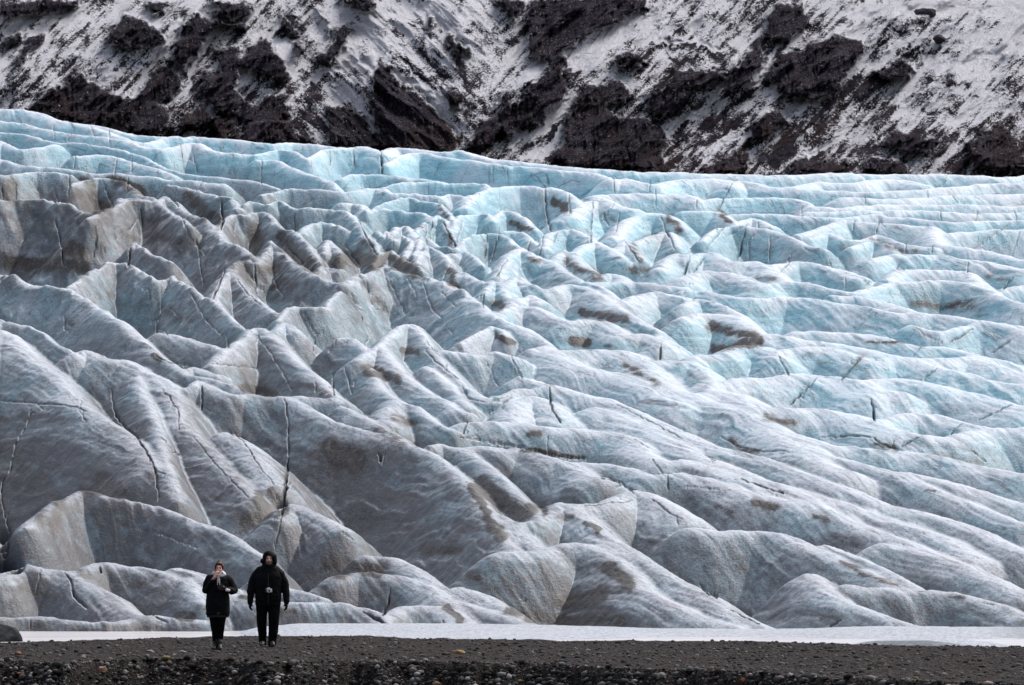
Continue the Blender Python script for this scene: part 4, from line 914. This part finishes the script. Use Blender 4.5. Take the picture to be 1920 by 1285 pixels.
def hand(bm, wrist, d, side, palm_n, s=1.0, curl=.5, k=1.0):
    """palm + four fingers + thumb; d = pointing direction, side = towards the thumb, palm_n = where the palm faces"""
    d, side, n = Vector(d).normalized(), Vector(side).normalized(), Vector(palm_n).normalized(); w = Vector(wrist)
    for q in (-1, -.33, .33, 1):
        add_limb(bm, [(w + side * q * .014 * s, .017 * s * k), (w + d * .085 * s + side * q * .030 * s, .0125 * s * k)])
    for q, L in ((-1, .052), (-.36, .066), (.3, .071), (.95, .064)):
        a = w + d * .088 * s + side * q * .031 * s; c1 = curl * .5; c2 = curl * 1.3; c3 = curl * 2.0
        def st(p, c, l): return p + (d * math.cos(c) + n * math.sin(c)) * l * s
        p1 = st(a, c1, L * .45); p2 = st(p1, c2, L * .32); p3 = st(p2, c3, L * .26)
        add_limb(bm, [(a, .0105 * s * k), (p1, .0095 * s * k), (p2, .0088 * s * k), (p3, .0078 * s * k)])
    t0 = w + d * .025 * s + side * .022 * s; t1 = t0 + (d * .55 + side * .75 + n * .25).normalized() * .042 * s; t2 = t1 + (d * .85 + side * .3 + n * .35).normalized() * .032 * s
    add_limb(bm, [(t0, .014 * s * k), (t1, .0115 * s * k), (t2, .0095 * s * k)])
def head_shape(bm, c, s=1.0, w=1.0):
    """head centred on c facing -y; s = 1 is 23 cm chin to crown"""
    c = Vector(c); B = lambda x, y, z, r, rot=None: add_ball(bm, c + Vector((x, y, z)) * s, tuple(v * s for v in r), rot)
    B(0, .012, .028, (.075 * w, .092, .085)); B(0, -.012, -.02, (.064 * w, .076, .078)); B(0, -.028, -.078, (.040 * w, .042, .034))
    B(0, -.052, -.092, (.020, .018, .016)); B(0, -.076, .022, (.050 * w, .016, .011)); B(-.034, -.068, -.022, (.020, .016, .016)); B(.034, -.068, -.022, (.020, .016, .016))
    add_limb(bm, [(c + Vector((0, -.085, .012)) * s, .007 * s), (c + Vector((0, -.104, -.022)) * s, .0115 * s)])
    B(-.011, -.093, -.026, (.008, .009, .007)); B(.011, -.093, -.026, (.008, .009, .007)); B(0, -.083, -.052, (.024, .011, .010)); B(0, -.08, -.064, (.020, .012, .008))
    for q in (-1, 1): B(q * .078 * w, .012, -.005, (.010, .018, .030), (0, 0, q * .3))
def face_bits(root, c, s, eye, lip, brow, w=1.0):
    c = Vector(c)
    for q in (-1, 1):
        bm = bmesh.new(); add_ball(bm, c + Vector((q * .031 * w, -.074, .004)) * s, (.013 * s, .010 * s, .0085 * s), seg=14); me = bpy.data.meshes.new('eye'); bm.to_mesh(me); bm.free(); me.materials.append(eye)
        o = bpy.data.objects.new('eye', me); sc.collection.objects.link(o); o.parent = root
        bm = bmesh.new(); add_limb(bm, [(c + Vector((q * .016, -.091, .024)) * s, .004 * s), (c + Vector((q * .034, -.089, .030)) * s, .005 * s), (c + Vector((q * .05, -.075, .024)) * s, .003 * s)])
        fuse('eyebrow', bm, brow, root, .0022, 1)
    bm = bmesh.new(); add_ball(bm, c + Vector((0, -.088, -.0545)) * s, (.022 * s, .008 * s, .0045 * s)); add_ball(bm, c + Vector((0, -.087, -.062)) * s, (.018 * s, .008 * s, .005 * s)); fuse('mouth', bm, lip, root, .0025, 1)
def boot(bm, ankle, toe_dir, s=1.0, lift=0.0):
    a = Vector(ankle); t = Vector(toe_dir).normalized()
    g = Vector((a.x, a.y, .0))
    heel = g - t * .045 * s + Vector((0, 0, .045)); ball = g + t * .15 * s + Vector((0, 0, .04)); toe = g + t * .20 * s + Vector((0, 0, .034))
    add_limb(bm, [(a + Vector((0, 0, .06)), .056 * s), (a, .052 * s), (heel, .044 * s)]); add_limb(bm, [(a, .05 * s), (ball, .040 * s), (toe, .033 * s)]); add_limb(bm, [(heel, .042 * s), (ball, .040 * s)])
def empty(name, loc, rz=0):
    o = bpy.data.objects.new(name, None); sc.collection.objects.link(o); o.location = loc; o.rotation_euler = (0, 0, rz); return o

skin = Mat('skin', .55, .3); skin.color(skin.mix(skin.rng(skin.noise(skin.obj(), 30, 3), .3, .7), (.80, .46, .35), (.66, .32, .24))); skin.b.inputs['Subsurface Weight'].default_value = .08; skin = skin.m
skin_m = plain('weathered_skin', (.74, .42, .33), .55, .3, .3, 40)
black = plain('black_shell_cloth', (.0035, .0038, .005), .8, .10, .4, 25, .3, 300); black2 = plain('black_trouser_cloth', (.003, .003, .004), .9, .06, .4, 30, .3, 300)
charc = plain('charcoal_knit', (.035, .03, .033), .95, .1, .3, 120, .5, 500); leather = plain('dark_boot_leather', (.014, .011, .010), .55, .35, .3, 40)
white = plain('white_fleece', (.62, .60, .62), .9, .2, .15, 90, .6, 300); hairm = plain('dark_auburn_hair', (.050, .014, .011), .55, .3, .35, 60, .4, 300)
beardm = plain('grizzled_beard', (.13, .10, .08), .85, .2, .6, 220); eyem = plain('dark_eye', (.015, .01, .01), .25, .5, .1); lipm = plain('lip_skin', (.36, .11, .10), .5, .3, .1); lipd = plain('man_lip_skin', (.26, .10, .08), .5, .3, .1)
silver = plain('silver_metal', (.75, .75, .75), .3, .6, .1); blackp = plain('black_plastic', (.01, .01, .01), .35, .5, .1); glass = plain('lens_glass', (.02, .022, .03), .05, .8, .1)
cuff = plain('white_cuff_fleece', (.75, .74, .75), .9, .2, .1); scarfm = plain('grey_white_scarf_wool', (.42, .38, .39), .95, .1, .35, 70, .8, 260); mauve = plain('wine_red_lining', (.12, .02, .03), .9, .1, .3)

def man():
    d = 108.0; x0 = (503.5 - 960) / F0 * d; gz = float(ground_z(np.array([x0]), np.array([d]))[0][0])
    r = empty('person', (x0, d, gz), math.radians(2)); tag(r, 'man in a black hooded coat, black trousers and dark gloves walking on the gravel', 'person', 'two walkers in front of the glacier')
    hc = (.012, -.03, 1.655); sh = 1.48
    arm = lambda q: [((q * .15, 0, 1.42), .05), ((q * .285, .012, 1.22), .044), ((q * .335, -.015, 1.0), .034), ((q * .345, -.045, .86), .028)]
    legL = [((-.10, 0, .93), .088), ((-.12, -.02, .55), .062), ((-.105, .04, .12), .034)]; legR = [((.10, 0, .93), .088), ((.105, -.09, .53), .062), ((.072, -.13, .12), .034)]
    bm = bmesh.new(); head_shape(bm, hc, 1.0, 1.0); add_limb(bm, [((.01, -.005, 1.42), .06), ((.012, -.01, 1.58), .055)])
    add_loft(bm, [(.86, 0, 0, .16, .11), (1.0, 0, 0, .17, .12), (1.15, 0, 0, .165, .12), (1.32, 0, 0, .19, .13), (1.44, 0, 0, .17, .10), (1.49, 0, 0, .09, .07)])
    for q in (-1, 1): add_limb(bm, [(p, rr) for p, rr in arm(q)]); hand(bm, (q * .345, -.05, .85), (0, -.12, -1), (-q * .25, -1, 0), (-q, .1, 0), .93, .35)
    for L in (legL, legR): add_limb(bm, L); add_limb(bm, [(L[-1][0], .034), ((L[-1][0][0], L[-1][0][1] - .06, .06), .022)])
    fuse('body', bm, skin_m, r, .007, 3)
    face_bits(r, hc, 1.0, eyem, lipd, beardm)
    bm = bmesh.new(); H = Vector(hc)
    for v, rr in (((0, -.062, -.085), (.050, .034, .034)), ((-.048, -.04, -.05), (.022, .035, .045)), ((.048, -.04, -.05), (.022, .035, .045)), ((0, -.092, -.041), (.030, .010, .006))): add_ball(bm, H + Vector(v), rr)
    fuse('beard', bm, beardm, r, .004, 1, .004, 120, 3)
    # coat: shoulders, body to the hip, sleeves
    bm = bmesh.new()
    add_loft(bm, [(.775, 0, 0, .235, .165, .9), (.80, 0, 0, .24, .17, .9), (.90, 0, 0, .245, .175, .9), (1.04, 0, -.005, .25, .18, .9), (1.18, 0, -.01, .255, .18, .9), (1.32, .0, -.005, .262, .17, .9), (1.42, 0, 0, .225, .14, .9), (1.50, .005, 0, .19, .12), (1.55, .01, 0, .12, .11)])
    for q in (-1, 1): add_limb(bm, [((q * .15, 0, 1.445), .078), ((q * .235, .01, 1.355), .086), ((q * .305, .02, 1.20), .080), ((q * .335, -.01, 1.03), .070), ((q * .345, -.04, .87), .058), ((q * .345, -.043, .83), .052)])
    fuse('coat', bm, black, r, .009, 3, .020, 11, 2)
    # raised hood, open at the face
    bm = bmesh.new(); add_ball(bm, H + Vector((.0, .035, .03)), (.125, .125, .135)); add_ball(bm, H + Vector((0, .01, .075)), (.085, .10, .088)); add_ball(bm, H + Vector((-.005, .0, .115)), (.045, .07, .042))
    add_ball(bm, H + Vector((-.115, .0, -.035)), (.055, .07, .05), (0, .5, 0)); add_ball(bm, H + Vector((.10, .02, -.02)), (.055, .09, .13)); add_ball(bm, H + Vector((0, .03, -.11)), (.14, .12, .07)); add_ball(bm, H + Vector((0, -.06, -.125)), (.09, .05, .03))
    hood = fuse('hood', bm, black, r, .007, 2, .010, 20, 7)
    bm = bmesh.new(); add_ball(bm, H + Vector((0, -.115, -.012)), (.073, .135, .088), seg=28); me = bpy.data.meshes.new('cut'); bm.to_mesh(me); bm.free(); cu = bpy.data.objects.new('cut', me); sc.collection.objects.link(cu); cu.parent = r
    bo = hood.modifiers.new('b', 'BOOLEAN'); bo.object = cu; bo.operation = 'DIFFERENCE'; bpy.context.view_layer.update()
    nm = bpy.data.meshes.new_from_object(hood.evaluated_get(bpy.context.evaluated_depsgraph_get())); hood.modifiers.clear(); hood.data = nm; nm.name = 'hood'; bpy.data.objects.remove(cu)
    bm = bmesh.new()
    add_loft(bm, [(.74, 0, 0, .20, .15), (.84, 0, 0, .215, .155), (.98, 0, 0, .20, .15)])
    for q, L in ((-1, [((-.118, 0, .80), .118), ((-.125, -.02, .55), .098), ((-.115, .01, .30), .086), ((-.105, .04, .10), .074), ((-.105, .04, .06), .072)]), (1, [((.108, 0, .80), .122), ((.108, -.09, .55), .104), ((.10, -.11, .30), .092), ((.075, -.13, .10), .080), ((.072, -.13, .05), .078)])): add_limb(bm, L)
    fuse('trousers', bm, black2, r, .009, 3, .018, 12, 9)
    for q, ax, ay in ((-1, -.105, .04), (1, .072, -.13)):
        bm = bmesh.new(); boot(bm, (ax, ay, .09), (q * .12, -1, 0)); bt = fuse('boot', bm, leather, r, .007, 1)
        bm = bmesh.new(); add_loft(bm, [(0, ax + q * .008, ay - .075, .05, .155), (.022, ax + q * .008, ay - .075, .052, .157)]); fuse('sole', bm, blackp, bt, .006, 1)
        bm = bmesh.new(); hand(bm, (q * .345, -.05, .845), (0, -.12, -1), (-q * .35, -1, 0), (-q, .1, 0), 1.05, .45, 1.35); add_limb(bm, [((q * .345, -.043, .875), .045), ((q * .345, -.05, .835), .036)]); fuse('glove', bm, black2, r, .005, 1)
    bm = bmesh.new(); add_limb(bm, [((0, -.187, 1.36), .006), ((0, -.196, 1.1), .006), ((0, -.19, .80), .006)]); fuse('zip', bm, blackp, r, .004, 1)
    for q in (-1, 1):
        bm = bmesh.new(); bmesh.ops.create_cube(bm, size=1, matrix=Matrix.Translation((q * .13, -.172, .93)) @ Matrix.Diagonal((.14, .03, .12, 1))); bmesh.ops.bevel(bm, geom=bm.edges[:], offset=.008, segments=2, affect='EDGES'); fuse('pocket', bm, black, r, .006, 1)
    # the small silver camera that hangs on his chest
    c = empty('camera', (0, 0, 0)); c.location = (x0 + .018, d - .232, gz + 1.065); tag(c, 'small silver camera hanging from a black neck strap on the chest of the man', 'camera')
    bm = bmesh.new(); bmesh.ops.create_cube(bm, size=1, matrix=Matrix.Diagonal((.125, .035, .07, 1))); bmesh.ops.create_cube(bm, size=1, matrix=Matrix.Translation((.0, 0, .042)) @ Matrix.Diagonal((.05, .032, .026, 1))); bmesh.ops.bevel(bm, geom=bm.edges[:], offset=.005, segments=2, affect='EDGES')
    def link(bm, name, mt, par):
        me = bpy.data.meshes.new(name); bm.to_mesh(me); bm.free(); me.materials.append(mt); o = bpy.data.objects.new(name, me); sc.collection.objects.link(o); o.parent = par; return o
    body = link(bm, 'camera_body', silver, c)
    bm = bmesh.new(); bmesh.ops.create_cube(bm, size=1, matrix=Matrix.Translation((-.05, -.006, -.004)) @ Matrix.Diagonal((.03, .036, .066, 1))); link(bm, 'grip', blackp, c)
    bm = bmesh.new(); add_cone(bm, (.008, -.012, -.006), (.012, -.06, -.01), .03, .027, 28); ln = link(bm, 'lens', blackp, c)
    bm = bmesh.new(); add_cone(bm, (.012, -.058, -.01), (.0125, -.064, -.0102), .0285, .0285, 28); link(bm, 'lens_ring', silver, ln)
    bm = bmesh.new(); add_cone(bm, (.0125, -.0635, -.0102), (.0127, -.066, -.0103), .019, .019, 24); link(bm, 'lens_glass', glass, ln)
    bm = bmesh.new(); add_limb(bm, [(p, .006) for p in ((-.064, 0, .03), (-.085, .022, .16), (-.10, .03, .28), (-.11, .075, .42), (-.09, .2, .50), (0, .30, .51), (.09, .2, .50), (.11, .075, .42), (.10, .03, .28), (.085, .022, .16), (.064, 0, .03))]); fuse('strap', bm, black2, c, .004, 0)

def woman():
    d = 104.5; x0 = (409 - 960) / F0 * d; gz = float(ground_z(np.array([x0]), np.array([d]))[0][0])
    r = empty('person', (x0, d, gz), math.radians(-2)); tag(r, 'woman with dark red hair bun, black coat and pale scarf, one hand near chin', 'person', 'two walkers in front of the glacier')
    hc = (.028, -.04, 1.495)
    armL = [((-.14, 0, 1.29), .042), ((-.212, .0, 1.10), .038), ((-.045, -.165, 1.34), .027)]      # viewer's left
    armR = [((.145, 0, 1.29), .042), ((.285, -.02, 1.11), .038), ((.16, -.2, 1.125), .030)]
    bm = bmesh.new(); head_shape(bm, hc, .93, .95); add_limb(bm, [((.01, 0, 1.30), .05), ((.02, -.01, 1.43), .045)])
    add_loft(bm, [(.80, 0, 0, .16, .11), (.92, 0, 0, .165, .12), (1.05, 0, 0, .13, .10), (1.20, 0, 0, .155, .12), (1.32, 0, 0, .14, .09), (1.36, 0, 0, .08, .06)])
    add_limb(bm, armL); add_limb(bm, armR); hand(bm, (-.04, -.168, 1.345), (.45, .0, 1), (1, -.2, -.3), (.2, 1, .1), .82, .5); hand(bm, (.16, -.2, 1.125), (-1, -.1, .1), (0, -.1, 1), (0, 1, 0), .8, .5)
    for q in (-1, 1): add_limb(bm, [((q * .08, 0, .84), .085), ((q * .058, -.02, .48), .05), ((q * .040, -.01, .11), .028)]); add_limb(bm, [((q * .038, 0, .09), .028), ((q * .045, -.05, .055), .020)])
    fuse('body', bm, skin, r, .007, 3); face_bits(r, hc, .93, eyem, lipm, hairm, .95)
    H = Vector(hc); bm = bmesh.new()
    add_ball(bm, H + Vector((0, .03, .045)), (.086, .095, .085)); add_ball(bm, H + Vector((0, -.03, .090)), (.062, .045, .026)); add_ball(bm, H + Vector((.005, .03, .126)), (.050, .048, .036)); add_ball(bm, H + Vector((.0, .02, .10)), (.062, .07, .04))
    for q in (-1, 1): add_ball(bm, H + Vector((q * .072, .004, .028)), (.015, .042, .050))
    add_ball(bm, H + Vector((0, .06, -.03)), (.075, .055, .08)); fuse('hair', bm, hairm, r, .005, 2, .003, 40, 4)
    bm = bmesh.new()
    add_loft(bm, [(.635, .0, 0, .205, .165, .9), (.66, .0, 0, .215, .175, .9), (.78, 0, 0, .222, .175, .9), (.92, 0, 0, .218, .17), (1.06, 0, -.005, .205, .16), (1.18, 0, -.01, .215, .165), (1.28, .0, 0, .215, .15), (1.35, .005, 0, .17, .125), (1.405, .01, 0, .095, .095)])
    add_limb(bm, [((-.165, 0, 1.31), .072), ((-.20, 0, 1.24), .070), ((-.222, .0, 1.10), .066), ((-.17, -.08, 1.13), .058), ((-.085, -.15, 1.26), .047)])
    add_limb(bm, [((.17, 0, 1.31), .074), ((.235, 0, 1.24), .072), ((.305, -.02, 1.10), .066), ((.26, -.11, 1.075), .062), ((.19, -.19, 1.11), .050)])
    fuse('coat', bm, black, r, .009, 3, .020, 12, 12)
    bm = bmesh.new(); add_loft(bm, [(.60, 0, 0, .195, .155), (.645, 0, 0, .21, .17), (.70, 0, 0, .2195, .176)]); fuse('coat_hem', bm, charc, r, .007, 1, .01, 20, 15)
    # scarf: a thick crossed wrap with bright edges
    bm = bmesh.new(); ring = [Vector((.022 + .098 * math.cos(a), -.015 + .095 * math.sin(a), 1.388 + .028 * math.sin(a))) for a in np.linspace(0, 2 * math.pi, 18)]
    add_limb(bm, [(p, .030) for p in ring]); add_limb(bm, [((-.03, -.115, 1.37), .028), ((.02, -.145, 1.32), .024), ((.035, -.168, 1.24), .018)]); fuse('scarf', bm, scarfm, r, .006, 1, .012, 40, 17)
    bm = bmesh.new(); add_limb(bm, [((-.068, -.10, 1.432), .012), ((-.035, -.138, 1.388), .014), ((.01, -.148, 1.362), .016), ((.05, -.135, 1.392), .014), ((.072, -.112, 1.43), .012)]); fuse('scarf_edge', bm, white, r, .004, 1, .004, 60, 18)
    bm = bmesh.new(); add_ball(bm, (.10, -.05, 1.415), (.026, .05, .055), (0, -.5, 0)); add_ball(bm, (.125, .00, 1.405), (.020, .045, .045), (0, -.6, 0)); fuse('collar', bm, white, r, .005, 1)
    bm = bmesh.new(); add_ball(bm, (-.085, -.02, 1.415), (.022, .05, .05), (0, .6, 0)); fuse('collar', bm, white, r, .005, 1)
    for x in (.048, .005):
        bm = bmesh.new(); add_limb(bm, [((x, -.17, 1.30), .0055), ((x + .004, -.182, 1.20), .0055)]); fuse('drawstring', bm, white, r, .003, 0)
    bm = bmesh.new(); hand(bm, (.145, -.215, 1.13), (-1, -.12, .10), (0, -.1, 1), (0, 1, 0), .9, .5, 1.3); add_limb(bm, [((.19, -.195, 1.12), .036), ((.145, -.213, 1.13), .030)]); fuse('glove', bm, charc, r, .005, 1)
    bm = bmesh.new(); add_limb(bm, [((.185, -.225, 1.105), .030), ((.215, -.205, 1.10), .032)]); fuse('cuff', bm, cuff, r, .005, 1)
    bm = bmesh.new(); add_loft(bm, [(.62, 0, 0, .15, .12), (.75, 0, 0, .18, .14), (.86, 0, 0, .17, .13)])
    for q in (-1, 1): add_limb(bm, [((q * .082, 0, .72), .096), ((q * .066, -.02 - .03 * (q > 0), .50), .074), ((q * .052, 0, .33), .063), ((q * .042, 0, .14), .046)])
    fuse('trousers', bm, black2, r, .008, 3, .010, 14, 21)
    for q in (-1, 1):
        bm = bmesh.new(); boot(bm, (q * .043, .0 - .03 * (q > 0), .09), (q * .12, -1, 0), .86); add_limb(bm, [((q * .043, -.03 * (q > 0), .09), .048), ((q * .045, 0, .20), .052)]); bt = fuse('boot', bm, leather, r, .006, 1)
        bm = bmesh.new(); add_loft(bm, [(0, q * .05, -.065 - .03 * (q > 0), .042, .135), (.02, q * .05, -.065 - .03 * (q > 0), .044, .137)]); fuse('sole', bm, blackp, bt, .005, 1)
man(); woman()
